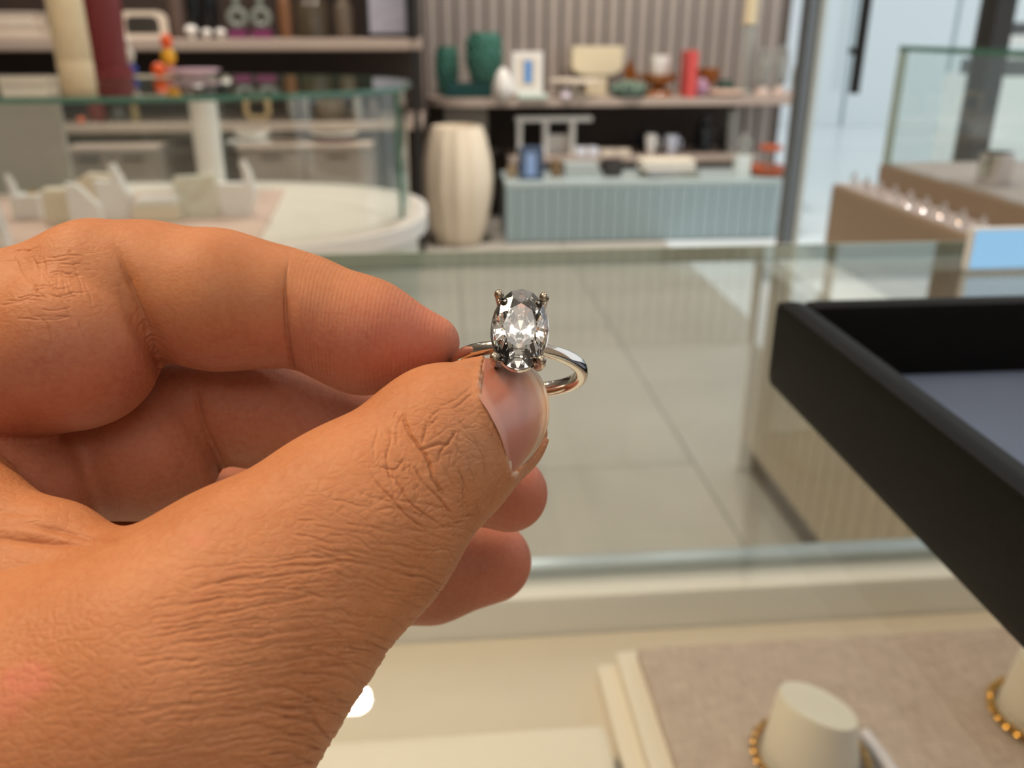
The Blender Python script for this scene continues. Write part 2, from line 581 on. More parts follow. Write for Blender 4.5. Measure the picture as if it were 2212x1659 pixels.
def linen():
    m = bpy.data.materials.new('greige_linen')
    m.use_nodes = True
    nt = m.node_tree
    b = nt.nodes['Principled BSDF']
    tc = nt.nodes.new('ShaderNodeTexCoord')
    outs = []
    for sc in ((900, 60, 60), (60, 900, 60)):
        mp = nt.nodes.new('ShaderNodeMapping')
        mp.inputs['Scale'].default_value = sc
        nt.links.new(tc.outputs['Object'], mp.inputs['Vector'])
        nz = nt.nodes.new('ShaderNodeTexNoise')
        nz.inputs['Scale'].default_value = 1.0
        nz.inputs['Detail'].default_value = 4
        nt.links.new(mp.outputs[0], nz.inputs['Vector'])
        outs.append(nz.outputs['Fac'])
    ad = nt.nodes.new('ShaderNodeMath')
    ad.operation = 'ADD'
    nt.links.new(outs[0], ad.inputs[0])
    nt.links.new(outs[1], ad.inputs[1])
    mr = nt.nodes.new('ShaderNodeMapRange')
    mr.inputs[1].default_value = 0.75
    mr.inputs[2].default_value = 1.25
    nt.links.new(ad.outputs[0], mr.inputs[0])
    mx = nt.nodes.new('ShaderNodeMixRGB')
    mx.inputs[1].default_value = (*S(168, 148, 138), 1)
    mx.inputs[2].default_value = (*S(208, 192, 180), 1)
    nt.links.new(mr.outputs[0], mx.inputs[0])
    nt.links.new(mx.outputs[0], b.inputs['Base Color'])
    b.inputs['Roughness'].default_value = 0.9
    bp = nt.nodes.new('ShaderNodeBump')
    bp.inputs['Strength'].default_value = 0.3
    bp.inputs['Distance'].default_value = 0.0004
    nt.links.new(ad.outputs[0], bp.inputs['Height'])
    nt.links.new(bp.outputs['Normal'], b.inputs['Normal'])
    return m


LIN = linen()
MB().box((0.1225, 0.04, CD - 0.003), (0.60, 0.4605, CD + 0.004), bev=0.002).build('linen', LIN, pad)
PT = CD + 0.004
CONE = mat('ivory_leatherette', S(238, 232, 218), rough=0.45, var=0.02)
GOLD = mat('yellow_gold', S(214, 168, 84), rough=0.25, metal=1.0, var=0.06, scale=200)


def bracelet_cone(cx, cy, lean, h, r0, r1, lab):
    t = thing('bracelet_cone', lab, 'jewellery display', (cx, cy, PT), 'ivory display cones on the linen pad')
    vs, fs = [], []
    prof = [(r0, 0), (r1 + 0.001, h - 0.003), (r1, h - 0.0006)]
    seg = 36
    for (r, z) in prof:
        for k in range(seg):
            a = 2 * math.pi * k / seg
            # slanted top: the cap tilts forward and to the left
            zz = z if z == 0 else z + lean * r * math.sin(a) * 0.5 - 0.34 * r * math.cos(a)
            vs.append((cx + r * math.cos(a), cy + r * math.sin(a), PT + zz))
    for i in range(len(prof) - 1):
        for k in range(seg):
            k2 = (k + 1) % seg
            fs.append((i * seg + k, i * seg + k2, (i + 1) * seg + k2, (i + 1) * seg + k))
    fs.append(tuple(range(seg - 1, -1, -1)))
    MB().add(vs, fs).build('cone_body', CONE, t, smooth=True)
    cv = [v for v in vs[-seg:]]
    MB().add([(v[0], v[1], v[2] + 0.0004) for v in cv] + [(v[0], v[1], v[2] - 0.001) for v in cv],
             [tuple(range(seg))] + [(k, (k + 1) % seg, (k + 1) % seg + seg, k + seg) for k in range(seg)]).build('cone_cap', CONE, t, smooth=True)
    return t


c1 = at_z(1768, 1522, PT + 0.040)
bracelet_cone(c1.x, c1.y, -0.25, 0.040, 0.0265, 0.0205, 'ivory display cone with slanted top, gold chain around it')
c2 = at_z(2258, 1555, PT)
bracelet_cone(c2.x, c2.y, -0.25, 0.040, 0.0265, 0.0205, 'ivory display cone half hidden at the photo\'s right edge')


def chain(cx, cy, z0, rad, n, lab, tilt=0.25):
    t = thing('chain_bracelet', lab, 'bracelet', (cx, cy, z0), 'gold chain bracelets on the cones')
    src = None
    for i in range(n):
        a = 2 * math.pi * i / n
        p = Vector((cx + rad * math.cos(a), cy + rad * math.sin(a), z0 + 0.004 + tilt * rad * (1 - math.sin(a)) * 0.0))
        tan = Vector((-math.sin(a), math.cos(a), 0))
        up = Vector((0, 0, 1)) if i % 2 else Vector((math.cos(a), math.sin(a), 0))
        L = 2 * math.pi * rad / n * 0.85
        pts = [p + tan * math.cos(q * math.pi / 5) * L + up * math.sin(q * math.pi / 5) * 0.0022 for q in range(10)]
        MB().tube(pts, 0.0007, 5, closed=True).build('link', GOLD, t, smooth=True)
    return t


chain(c1.x, c1.y, PT + 0.001, 0.0300, 52, 'gold chain bracelet looped around the base of the middle cone')
chain(c2.x, c2.y, PT + 0.001, 0.0300, 52, 'gold chain bracelet looped around the cone at the photo\'s right edge')
r0_ = at_z(1868, 1585, PT + 0.004)
r1_ = at_z(1965, 1720, PT + 0.004)
tag(MB().tube([r0_, r0_.lerp(r1_, 0.5), r1_], 0.0036, 10).build('display_bar', mat('white_acrylic', S(226, 224, 238), rough=0.2), smooth=True),
    'slim white acrylic bar lying on the linen beside the cone', 'display bar')

# black leather tray on the glass top
tr = thing('jewellery_tray', 'black leather jewellery tray on the glass top at the right', 'tray', (0.25, 0.2, CT))
LEA = mat('black_leather', S(14, 13, 12), spec=0.15, rough=0.5, var=0.25, scale=120, bump=0.15, bscale=1500)
LEA2 = mat('black_leather_rim', S(34, 30, 29), rough=0.5, var=0.2, scale=120, bump=0.15, bscale=1500)
TX0, TX1, TY0, TY1, TH_ = 0.1285, 0.46, -0.12, 0.3145, 0.0345
wl = 0.011
MB().box((TX0 + 0.004, TY0 + 0.004, CT + 0.0004), (TX1 - 0.004, TY1 - 0.004, CT + 0.006)).build('tray_floor', mat('slate_suede', S(84, 98, 124), rough=0.6, var=0.12, scale=25, bump=0.1, bscale=900), tr)
for nm, lo, hi in (('wall_panel', (TX0, TY0, CT), (TX0 + wl, TY1, CT + TH_)), ('wall_panel', (TX1 - wl, TY0, CT), (TX1, TY1, CT + TH_)),
                   ('wall_panel', (TX0 + wl, TY1 - wl, CT), (TX1 - wl, TY1, CT + TH_)), ('wall_panel', (TX0 + wl, TY0, CT), (TX1 - wl, TY0 + wl, CT + TH_))):
    MB().box((lo[0], lo[1], lo[2] + 0.0003), hi, bev=0.0045).build(nm, LEA, tr, smooth=True)
# light blue tablet standing behind the tray
tb = thing('tablet', 'tablet with a plain pale blue screen standing behind the black tray', 'tablet', (0.36, 0.47, CT))
ta0, ta1 = at_y(2072, 640, 0.47), at_y(2092, 492, 0.47)
tz1 = ta1.z
MB().box((ta0.x, 0.468, CT + 0.0005), (ta0.x + 0.19, 0.475, tz1), bev=0.003).build('case', mat('white_tablet_shell', S(220, 228, 236), rough=0.4), tb)


def screen_mat():
    m = bpy.data.materials.new('lit_screen')
    m.use_nodes = True
    nt = m.node_tree
    b = nt.nodes['Principled BSDF']
    tc = nt.nodes.new('ShaderNodeTexCoord')
    nz = nt.nodes.new('ShaderNodeTexNoise')
    nz.inputs['Scale'].default_value = 8
    nt.links.new(tc.outputs['Object'], nz.inputs['Vector'])
    mx = nt.nodes.new('ShaderNodeMixRGB')
    mx.inputs[1].default_value = (*S(150, 205, 246), 1)
    mx.inputs[2].default_value = (*S(168, 218, 250), 1)
    nt.links.new(nz.outputs['Fac'], mx.inputs[0])
    nt.links.new(mx.outputs[0], b.inputs['Emission Color'])
    b.inputs['Emission Strength'].default_value = 0.95
    b.inputs['Base Color'].default_value = (0.02, 0.02, 0.02, 1)
    b.inputs['Roughness'].default_value = 0.2
    return m


MB().box((ta0.x + 0.0015, 0.4672, CT + 0.003), (ta0.x + 0.1885, 0.4680, tz1 - 0.0015)).build('screen', screen_mat(), tb)

# ================================================================== right wing counter with its glass case
RX = 0.812
rw = thing('counter_wing', 'beige fluted counter wing running along the right side', 'counter', (1.2, 1.4, 0))
MB().box((RX + 0.012, 0.56, 0.09), (1.20, 2.10, 0.58)).build('body', mat('beige_counter_body', S(190, 176, 154), rough=0.5), rw)
MB().box((RX + 0.03, 0.56, 0.0), (1.19, 2.09, 0.09)).build('plinth', mat('dark_plinth', S(96, 84, 72), rough=0.6), rw)
FL = mat('beige_flute', S(200, 188, 168), rough=0.45, var=0.05, scale=10)
f0 = None
yy = 0.60
while yy < 2.04:
    if f0 is None:
        f0 = MB().box((RX, yy, 0.092), (RX + 0.012, yy + 0.052, 0.578), bev=0.003).build('flute_panel', FL, rw)
        fy0 = yy
    else:
        c_ = f0.copy()
        COL.objects.link(c_)
        c_.location = f0.location + Vector((0, yy - fy0, 0))
    yy += 0.056
MB().box((RX - 0.006, 2.10, 0.0), (1.21, 2.13, 0.58), bev=0.004).build('end_panel', WHITE, rw)
MB().box((RX - 0.01, 0.56, 0.58), (1.60, 2.14, 0.62), bev=0.005).build('counter_top', WHITE, rw)
WT = 0.6205
# stepped display: low ring tray, higher box behind with a glass bonnet
BEI = mat('taupe_suede', S(150, 132, 112), rough=0.85, var=0.06, scale=30)
MAU = mat('mauve_grey_suede', S(200, 190, 188), rough=0.85, var=0.05, scale=30)
st = thing('ring_tray', 'taupe ring tray with a row of silver rings on the right counter wing', 'display tray', (0.95, 1.6, WT))
MB().box((0.915, 1.10, WT), (0.998, 1.985, 0.798), bev=0.012).build('tray_body', BEI, st)
MB().box((0.924, 1.11, 0.798), (0.996, 1.975, 0.7995)).build('tray_insert', MAU, st)
SIL = mat('polished_silver', S(225, 222, 222), rough=0.12, metal=1.0, var=0.03)
for i in range(9):
    yy = 1.925 - i * 0.062
    xr_ = 0.938
    pts = [(xr_, yy + 0.012 * math.cos(q * math.pi / 8), 0.812 + 0.012 * math.sin(q * math.pi / 8)) for q in range(16)]
    rg = thing('silver_ring', ('first second third fourth fifth sixth seventh eighth ninth'.split()[i]) + ' silver ring from the far end of the taupe tray', 'ring', (xr_, yy, 0.80), 'silver rings in the taupe tray')
    MB().tube(pts, 0.0024, 6, closed=True).build('hoop', SIL, rg, smooth=True)
    MB().ball((xr_, yy, 0.8265), 0.005, 8, 6).build('stone', mat('pale_gem', S(240, 236, 240), rough=0.05, trans=0.6, ior=1.8), rg)
bx = thing('display_box', 'taupe display box with mauve top behind the ring tray', 'display box', (1.25, 1.5, WT))
MB().box((1.0, 1.05, WT), (1.52, 1.94, 0.848), bev=0.004).build('box_body', BEI, bx)
MB().box((1.012, 1.062, 0.848), (1.508, 1.928, 0.851)).build('box_top', MAU, bx)
rc = thing('glass_case', 'clear glass bonnet with green-edged top on the mauve display box', 'showcase', (1.25, 1.5, 0.8515))
RT = 1.085
BZ0 = 0.8515
MB().box((1.004, 1.06, RT), (1.515, 1.93, RT + 0.010)).build('glass_top', GLASS, rc)
MB().box((1.000, 1.06, RT), (1.004, 1.93, RT + 0.010)).build('glass_edge', GEDGE, rc)
MB().box((1.000, 1.93, RT), (1.515, 1.933, RT + 0.010)).build('glass_edge', GEDGE, rc)
MB().box((1.004, 1.06, BZ0), (1.012, 1.92, RT - 0.0005)).build('glass_side', GLASS, rc)
MB().box((1.004, 1.92, BZ0), (1.515, 1.928, RT - 0.0005)).build('glass_end', GLASS, rc)
MB().box((1.0, 1.915, BZ0), (1.012, 1.931, RT - 0.0005)).build('glass_joint', PEDGE, rc)
cpx = at_z(2143, 398, 0.8515)
cup = tag(MB().lathe((cpx.x, cpx.y, 0.852), [(0.030, 0), (0.031, 0.002), (0.0305, 0.06), (0.0275, 0.06), (0.027, 0.004)], 28).build('metal_cup', SIL, smooth=True),
          'small polished silver cup under the glass bonnet', 'cup')

# ================================================================== curved showcase at the left
LD, LT = 0.68, 1.0


def plan(inset=0.0, n=28, left=-2.6):
    cx, cy, a_, b_ = -0.85, 2.40, 0.83 - inset, 0.50 - inset
    e = 2 / 2.5
    pts = [(left, cy - b_)]
    for k in range(n + 1):
        t = -math.pi / 2 + math.pi * k / n
        c_, s_ = math.cos(t), math.sin(t)
        pts.append((cx + a_ * abs(c_) ** e, cy + b_ * math.copysign(abs(s_) ** e, s_)))
    pts.append((left, cy + b_))
    return pts


lc = thing('curved_showcase', 'white showcase with rounded end and glass top at the left', 'showcase', (-1.2, 2.4, 0))
MB().prism(plan(0.03), 0.0, LD - 0.045).build('base', mat('pale_celadon_base', S(226, 228, 216), rough=0.4), lc)
MB().prism(plan(0.0), LD - 0.045, LD - 0.004).build('deck_rim', WHITE, lc)
MB().prism(plan(0.016), LD - 0.004, LD).build('deck', mat('ivory_deck', S(228, 220, 208), rough=0.5, var=0.02), lc)
MB().prism(plan(0.035), LT - 0.010, LT).build('glass_top', GLASS, lc)


def strip(poly, z0, z1):
    b = MB()
    n = len(poly)
    b.add([(x, y, z0) for x, y in poly] + [(x, y, z1) for x, y in poly], [(i, i + 1, i + 1 + n, i + n) for i in range(n - 1)])
    return b


def band(pin, pout, z0, z1):
    b = MB()
    n = len(pin)
    vs = [(x, y, z0) for x, y in pin] + [(x, y, z0) for x, y in pout] + [(x, y, z1) for x, y in pin] + [(x, y, z1) for x, y in pout]
    fs = []
    for i in range(n - 1):
        fs += [(i, i + 1, n + i + 1, n + i), (2 * n + i, 3 * n + i, 3 * n + i + 1, 2 * n + i + 1),
               (i, 2 * n + i, 2 * n + i + 1, i + 1), (n + i, n + i + 1, 3 * n + i + 1, 3 * n + i)]
    fs += [(0, n, 3 * n, 2 * n), (n - 1, 3 * n - 1, 4 * n - 1, 2 * n - 1)]
    return b.add(vs, fs)


band(plan(0.035), plan(0.031), LT - 0.0105, LT + 0.0005).build('glass_edge', GEDGE, lc)
band(plan(0.052), plan(0.046), LD, LT - 0.0105).build('curved_glass', GLASS, lc, smooth=True)
jx = plan(0.048)[13]
MB().box((jx[0] - 0.004, jx[1] - 0.012, LD), (jx[0] + 0.005, jx[1] + 0.012, LT - 0.011)).build('glass_joint', GEDGE, lc)
cpst = at_z(460, 400, LD)
MB().lathe((cpst.x, cpst.y, LD), [(0.040, 0.0), (0.040, LT - LD - 0.011)], 24).build('support_post', WHITE, lc, smooth=True)
gp0, gp1 = at_y(-60, 300, 2.72), at_y(140, 300, 2.72)
MB().box((gp0.x, 2.72, LD), (gp1.x, 2.735, LT - 0.012)).build('back_panel', mat('frosted_grey_panel', S(176, 174, 166), rough=0.5), lc)
# blush pads on the deck
BLUSH = mat('blush_linen', S(214, 186, 172), rough=0.9, var=0.05, scale=80)
q = [at_z(x_, y_, LD) for x_, y_ in ((-150, 432), (615, 412), (540, 560), (-150, 620))]
tag(MB().prism([(p.x, p.y) for p in q][::-1], LD, LD + 0.006).build('blush_pad', BLUSH), 'blush linen pad laid across the deck of the curved showcase', 'display pad')
DW = mat('white_display_leatherette', S(238, 236, 234), rough=0.5, var=0.02)
DC = mat('cream_display_leatherette', S(228, 218, 196), rough=0.55, var=0.03)
pz = LD + 0.0065


def dpos(px, py):
    return at_z(px, py, pz)


# ring finger stand beside small block
p = dpos(70, 470)
t = thing('ring_stand', 'white block with an upright ring finger, leftmost in the curved showcase', 'jewellery display', (p.x, p.y, pz), 'white stands in the curved showcase')
MB().box((p.x - 0.034, p.y - 0.03, pz), (p.x + 0.034, p.y + 0.03, pz + 0.060), bev=0.006).build('block', DW, t)
MB().tube([(p.x - 0.030, p.y, pz + 0.05), (p.x - 0.034, p.y, pz + 0.085), (p.x - 0.042, p.y, pz + 0.108)], [0.011, 0.010, 0.006], 12).build('finger', DW, t, smooth=True)
rgz = [(p.x + 0.012 + 0.012 * math.cos(k * math.pi / 8), p.y + 0.012 * math.sin(k * math.pi / 8), pz + 0.0625) for k in range(16)]
tag(MB().tube(rgz, 0.002, 6, closed=True).build('gold_ring', GOLD, smooth=True), 'gold ring lying on the leftmost white block', 'ring')
# slanted earring card
p = dpos(190, 490)
t = tag(MB().slab([(p.x - 0.036, pz), (p.x + 0.036, pz), (p.x + 0.032, pz + 0.05), (p.x - 0.010, pz + 0.098), (p.x - 0.036, pz + 0.104)], p.y, p.y + 0.018).build('earring_card', DW),
        'white earring card with a slanted top in the curved showcase', 'jewellery display', 'white stands in the curved showcase')
p = dpos(120, 490)
t = tag(MB().box((p.x - 0.030, p.y + 0.02, pz), (p.x + 0.034, p.y + 0.07, pz + 0.085), bev=0.005).build('display_block', DC), 'cream block between the ring stand and the earring card', 'jewellery display', 'cream blocks in the curved showcase')
# hand-shaped stand: thumb up
p = dpos(255, 475)
t = thing('hand_stand', 'white stand with a raised pointing finger in the curved showcase', 'jewellery display', (p.x, p.y, pz), 'white stands in the curved showcase')
MB().slab([(p.x - 0.036, pz), (p.x + 0.024, pz), (p.x + 0.040, pz + 0.06), (p.x + 0.012, pz + 0.090), (p.x - 0.044, pz + 0.096)], p.y, p.y + 0.03).build('palm', DW, t)
MB().tube([(p.x + 0.02, p.y + 0.015, pz + 0.06), (p.x + 0.010, p.y + 0.015, pz + 0.10), (p.x + 0.000, p.y + 0.015, pz + 0.135)], [0.017, 0.013, 0.010], 12).build('finger', DW, t, smooth=True)
p = dpos(190, 440)
tag(MB().slab([(p.x - 0.05, pz), (p.x + 0.07, pz), (p.x + 0.07, pz + 0.062), (p.x - 0.02, pz + 0.068), (p.x - 0.05, pz + 0.050)], p.y + 0.06, p.y + 0.11).build('necklace_ramp', DC), 'low cream necklace ramp behind the earring card', 'jewellery display', 'cream blocks in the curved showcase')
p = dpos(340, 480)
t = thing('watch_cushion', 'low cream cushion box right of the hand-shaped stand', 'jewellery display', (p.x, p.y, pz), 'cream blocks in the curved showcase')
MB().box((p.x - 0.055, p.y, pz), (p.x + 0.055, p.y + 0.07, pz + 0.040), bev=0.006).build('box', DC, t)
MB().box((p.x - 0.050, p.y + 0.006, pz + 0.040), (p.x + 0.050, p.y + 0.064, pz + 0.056), bev=0.007).build('cushion', DW, t)
# necklace bust
p = dpos(430, 470)
CEL = mat('celadon_display', S(222, 222, 208), rough=0.55, var=0.03)
t = thing('necklace_bust', 'pale celadon necklace bust with v-shaped collar in the curved showcase', 'jewellery display', (p.x, p.y, pz))
MB().slab([(p.x - 0.048, pz), (p.x + 0.048, pz), (p.x + 0.055, pz + 0.04), (p.x + 0.050, pz + 0.105), (p.x - 0.050, pz + 0.100), (p.x - 0.055, pz + 0.04)], p.y, p.y + 0.025).build('bust', CEL, t)
MB().tube([(p.x - 0.040, p.y - 0.001, pz + 0.098), (p.x - 0.004, p.y - 0.003, pz + 0.045), (p.x + 0.040, p.y - 0.001, pz + 0.100)], 0.003, 6).build('collar', DC, t, smooth=True)
# jug-like stand
p = dpos(515, 468)
t = thing('earring_tower', 'white jug-shaped display stand nearest the white post', 'jewellery display', (p.x, p.y, pz), 'white stands in the curved showcase')
MB().slab([(p.x - 0.034, pz), (p.x + 0.030, pz), (p.x + 0.046, pz + 0.045), (p.x + 0.042, pz + 0.080), (p.x - 0.046, pz + 0.082), (p.x - 0.044, pz + 0.03)], p.y, p.y + 0.035).build('body', DW, t)
MB().tube([(p.x + 0.034, p.y + 0.018, pz + 0.07), (p.x + 0.030, p.y + 0.018, pz + 0.11), (p.x + 0.020, p.y + 0.018, pz + 0.135)], [0.014, 0.011, 0.009], 12).build('spout', DW, t, smooth=True)
p = dpos(-5, 540)
tag(MB().slab([(p.x - 0.04, pz), (p.x + 0.022, pz), (p.x + 0.008, pz + 0.105), (p.x - 0.04, pz + 0.11)], p.y, p.y + 0.03).build('earring_stand', DW), 'white tapered panel cut by the photo\'s left edge', 'jewellery display', 'white stands in the curved showcase')

# things standing on the curved showcase's glass top
GT = LT + 0.0008
IVC = mat('ivory_ceramic', S(224, 206, 170), rough=0.6, var=0.08, scale=25, bump=0.3, bscale=120)
p = at_z(172, 196, GT)
tag(MB().lathe((p.x, p.y, GT), [(0.034, 0), (0.037, 0.004), (0.0375, 0.06), (0.0355, 0.064), (0.0375, 0.068), (0.037, 0.218), (0.034, 0.223)], 28).build('pillar_candle', IVC, smooth=True),
    'tall ivory pillar candle on the curved showcase', 'candle')
RED = mat('oxblood_ceramic', S(112, 34, 34), rough=0.5, var=0.15, scale=30, bump=0.2, bscale=80)
p = at_z(236, 172, GT)
t = thing('ribbed_vase', 'oxblood red diamond-textured vase behind the ivory candle', 'vase', (p.x, p.y, GT))
prof = [(0.058, 0), (0.062, 0.004), (0.062, 0.030), (0.054, 0.034)] + [(0.052 + 0.006 * math.sin(k / 14 * math.pi), 0.034 + k * 0.020) for k in range(15)]
MB().lathe((p.x, p.y, GT), prof, 40, flute=10, fdepth=0.02, twist=0.09).build('body', RED, t, smooth=True)


def figure(px, py, zb, h, cols, lab, cat='figurine'):
    p = Vector((X(px, py, 2.79), 2.79, zb))
    t = thing('toy_figurine', lab, cat, (p.x, p.y, zb), 'toy figurines on the curved showcase')
    z = zb
    for nm, frac, r, c in cols:
        MB().ball((p.x, p.y, z + h * frac / 2), h * frac / 2, 14, 10, (r, r, 1)).build(nm, c, t, smooth=True)
        z += h * frac * 0.93
    return t


TOYW = mat('white_vinyl', S(226, 222, 208), rough=0.4)
TOYB = mat('cobalt_vinyl', S(34, 62, 158), rough=0.35)
TOYY = mat('yellow_vinyl', S(236, 178, 42), rough=0.35)
TOYO = mat('orange_vinyl', S(238, 96, 32), rough=0.35)
figure(283, 153, GT, 0.098, [('base', 0.34, 1.2, TOYB), ('body', 0.50, 0.62, TOYW), ('head', 0.30, 0.75, TOYW)], 'white toy figurine on a cobalt blue base')
figure(368, 153, GT, 0.105, [('feet', 0.28, 1.1, mat('pink_vinyl', S(206, 130, 120), rough=0.4)), ('body', 0.46, 0.85, TOYY), ('cap', 0.40, 0.8, TOYO)], 'yellow toy figurine with an orange cap')
p = Vector((X(344, 156, 2.70), 2.70, GT))
tag(MB().ball((p.x, p.y, GT + 0.020), 0.020, 16, 12, (1, 1, 0.98)).build('toy_ball', TOYO, smooth=True), 'small bright orange ball beside the yellow figurine', 'ball')
p = Vector((X(420, 156, 2.76), 2.76, GT))
tag(MB().lathe((p.x, p.y, GT), [(0.03, 0), (0.062, 0.010), (0.074, 0.016), (0.072, 0.019), (0.03, 0.008)], 28).build('pink_dish', mat('lilac_glaze', S(190, 160, 174), rough=0.3), smooth=True),
    'shallow lilac pink dish right of the toy figurines', 'dish')

# ================================================================== shelves along the back
def span(px0, px1, pyt, y, zs):
    """centre x, half width and height of something standing on a shelf top zs at distance y"""
    pm = (px0 + px1) / 2
    xc = X(pm, 150, y)
    hw = (X(px1, 150, y) - X(px0, 150, y)) / 2
    return xc, hw, Z(pm, pyt, y) - zs


# ---- left unit
LY = 4.60
LZ1 = Z(450, 84, LY)
LZ0 = Z(350, 268, LY)
lu = thing('shelf_unit', 'taupe wall shelf unit with a black side frame behind the curved showcase', 'shelving', (-1.6, 4.9, 0))
xr = X(908, 95, LY)
MB().box((-3.2, LY, LZ1 - 0.052), (xr, 5.25, LZ1), bev=0.008).build('shelf', SHELFM, lu)
MB().box((-3.2, LY, LZ0 - 0.040), (xr, 5.25, LZ0), bev=0.006).build('shelf', SHELFM, lu)
MB().box((-3.2, 5.25, 0.0), (xr, 5.30, 2.4)).build('back_panel', DARKWOOD, lu)
MB().box((xr - 0.045, LY - 0.01, 0), (xr - 0.012, LY + 0.03, LZ1 - 0.0525)).build('frame', BLACK, lu)
MB().box((xr - 0.045, LY - 0.01, LZ1 + 0.0005), (xr - 0.012, LY + 0.03, 2.4)).build('frame', BLACK, lu)
MB().box((xr - 0.03, LY + 0.03, LZ1 + 0.0005), (xr - 0.012, 5.25, 2.4)).build('side_panel', BLACK, lu)
CZ = Z(250, 318, 4.45)
for i, (pa, pb) in enumerate(((-330, 105), (145, 335), (515, 800))):
    x0, x1 = X(pa, 340, 4.45), X(pb, 340, 4.45)
    cb = thing('low_cabinet', ['taupe low cabinet at the far left under the shelves', 'taupe low cabinet left of the dark gap', 'taupe low cabinet right of the dark gap, below the checkered tray'][i], 'cabinet', ((x0 + x1) / 2, 4.7, 0), 'low cabinets under the left shelves')
    MB().box((x0, 4.46, 0.06), (x1, 5.2, CZ - 0.02)).build('body', CABM, cb)
    MB().box((x0 - 0.008, 4.44, CZ - 0.02), (x1 + 0.008, 5.21, CZ), bev=0.004).build('top', SHELFM, cb)
    MB().box((x0 + 0.02, 4.48, 0.0), (x1 - 0.02, 5.18, 0.06)).build('plinth', BLACK, cb)
    nd = 2
    for k in range(nd):
        xa = x0 + (x1 - x0) * k / nd + 0.006
        xb = x0 + (x1 - x0) * (k + 1) / nd - 0.006
        d_ = MB().box((xa, 4.447, 0.07), (xb, 4.46, CZ - 0.03), bev=0.003).build('door', CABM, cb)
        MB().box(((xa + xb) / 2 - 0.05, 4.438, CZ - 0.06), ((xa + xb) / 2 + 0.05, 4.447, CZ - 0.05)).build('handle', BLACK, d_)

IV = mat('ivory_glaze', S(222, 208, 190), rough=0.45, var=0.05)
WHC = mat('white_ceramic', S(234, 230, 224), rough=0.3, var=0.03)
AMB = mat('amber_glass', S(150, 88, 34), rough=0.08, var=0.1, trans=0.5, ior=1.45)
SMK = mat('smoked_black_glass', S(26, 30, 34), rough=0.12, var=0.2, trans=0.2)
CLG = clear_glass('clear_vase_glass')
U = LY + 0.18
# stacked pale boxes at far left
for i, (a, b_, y0, y1, lab) in enumerate(((2, 112, 76, 84, 'bottom'), (6, 108, 54, 76, 'middle'), (8, 104, 26, 54, 'top'))):
    xc, hw, _ = span(a, b_, 60, U, LZ1)
    z0, z1 = (LZ1 + 0.0005 if i == 0 else Z(50, y1, U)), Z(50, y0, U)
    if i == 0:
        z1 = Z(50, 76, U)
    bx_ = thing('keepsake_box', lab + ' box of the pale stack at the far left of the upper shelf', 'box', (xc, U, z0), 'pale boxes stacked on the upper left shelf')
    MB().box((xc - hw, U - 0.08, z0), (xc + hw, U + 0.10, z1 - 0.012), bev=0.004).build('box_body', IV, bx_)
    MB().box((xc - hw - 0.003, U - 0.083, z1 - 0.012), (xc + hw + 0.003, U + 0.103, z1 - 0.0005), bev=0.003).build('lid', mat('ivory_lid', S(206, 192, 178), rough=0.5), bx_)
# arched white frame with mirror
xc, hw, hh = span(268, 374, 24, U, LZ1)
t = thing('mirror_frame', 'ivory tabletop mirror with rounded corners on the upper left shelf', 'mirror', (xc, U, LZ1))
z0 = LZ1 + 0.0005
outr = [(xc - hw, z0), (xc + hw, z0), (xc + hw, z0 + hh * 0.72), (xc + hw * 0.86, z0 + hh * 0.92), (xc + hw * 0.6, z0 + hh), (xc - hw * 0.6, z0 + hh), (xc - hw * 0.86, z0 + hh * 0.92), (xc - hw, z0 + hh * 0.72)]
cz = z0 + hh * 0.48
inr = [(xc + (x - xc) * 0.68, cz + (z - cz) * 0.66) for x, z in outr]
b = MB()
n = 8
for yy in (U, U + 0.03):
    b.v += [Vector((x, yy, z)) for x, z in outr] + [Vector((x, yy, z)) for x, z in inr]
for i in range(n):
    j = (i + 1) % n
    b.f += [(i, j, n + j, n + i), (2 * n + i, 3 * n + i, 3 * n + j, 2 * n + j), (i, 2 * n + i, 2 * n + j, j), (n + i, n + j, 3 * n + j, 3 * n + i)]
b.build('frame', IV, t)
MB().slab(inr, U + 0.010, U + 0.016).build('mirror_glass', mat('mirror', S(170, 166, 162), rough=0.08, metal=1.0), t)


def bottle(px0, px1, pyt, y, zs, m, lab, cat='bottle', name='bottle', neck=0.4, group=None, stopper=None):
    xc, hw, h = span(px0, px1, pyt, y, zs)
    t = thing(name, lab, cat, (xc, y, zs), group)
    z = zs + 0.0005
    MB().lathe((xc, y, z), [(hw * 0.92, 0), (hw, 0.01 * h), (hw, 0.62 * h), (hw * 0.85, 0.70 * h), (hw * neck, 0.78 * h), (hw * neck, 0.93 * h)], 24).build('body', m, t, smooth=True)
    MB().lathe((xc, y, z), [(hw * neck * 1.15, 0.93 * h), (hw * neck * 1.15, h)], 16).build('stopper', stopper or BLACK, t, smooth=True)
    return t


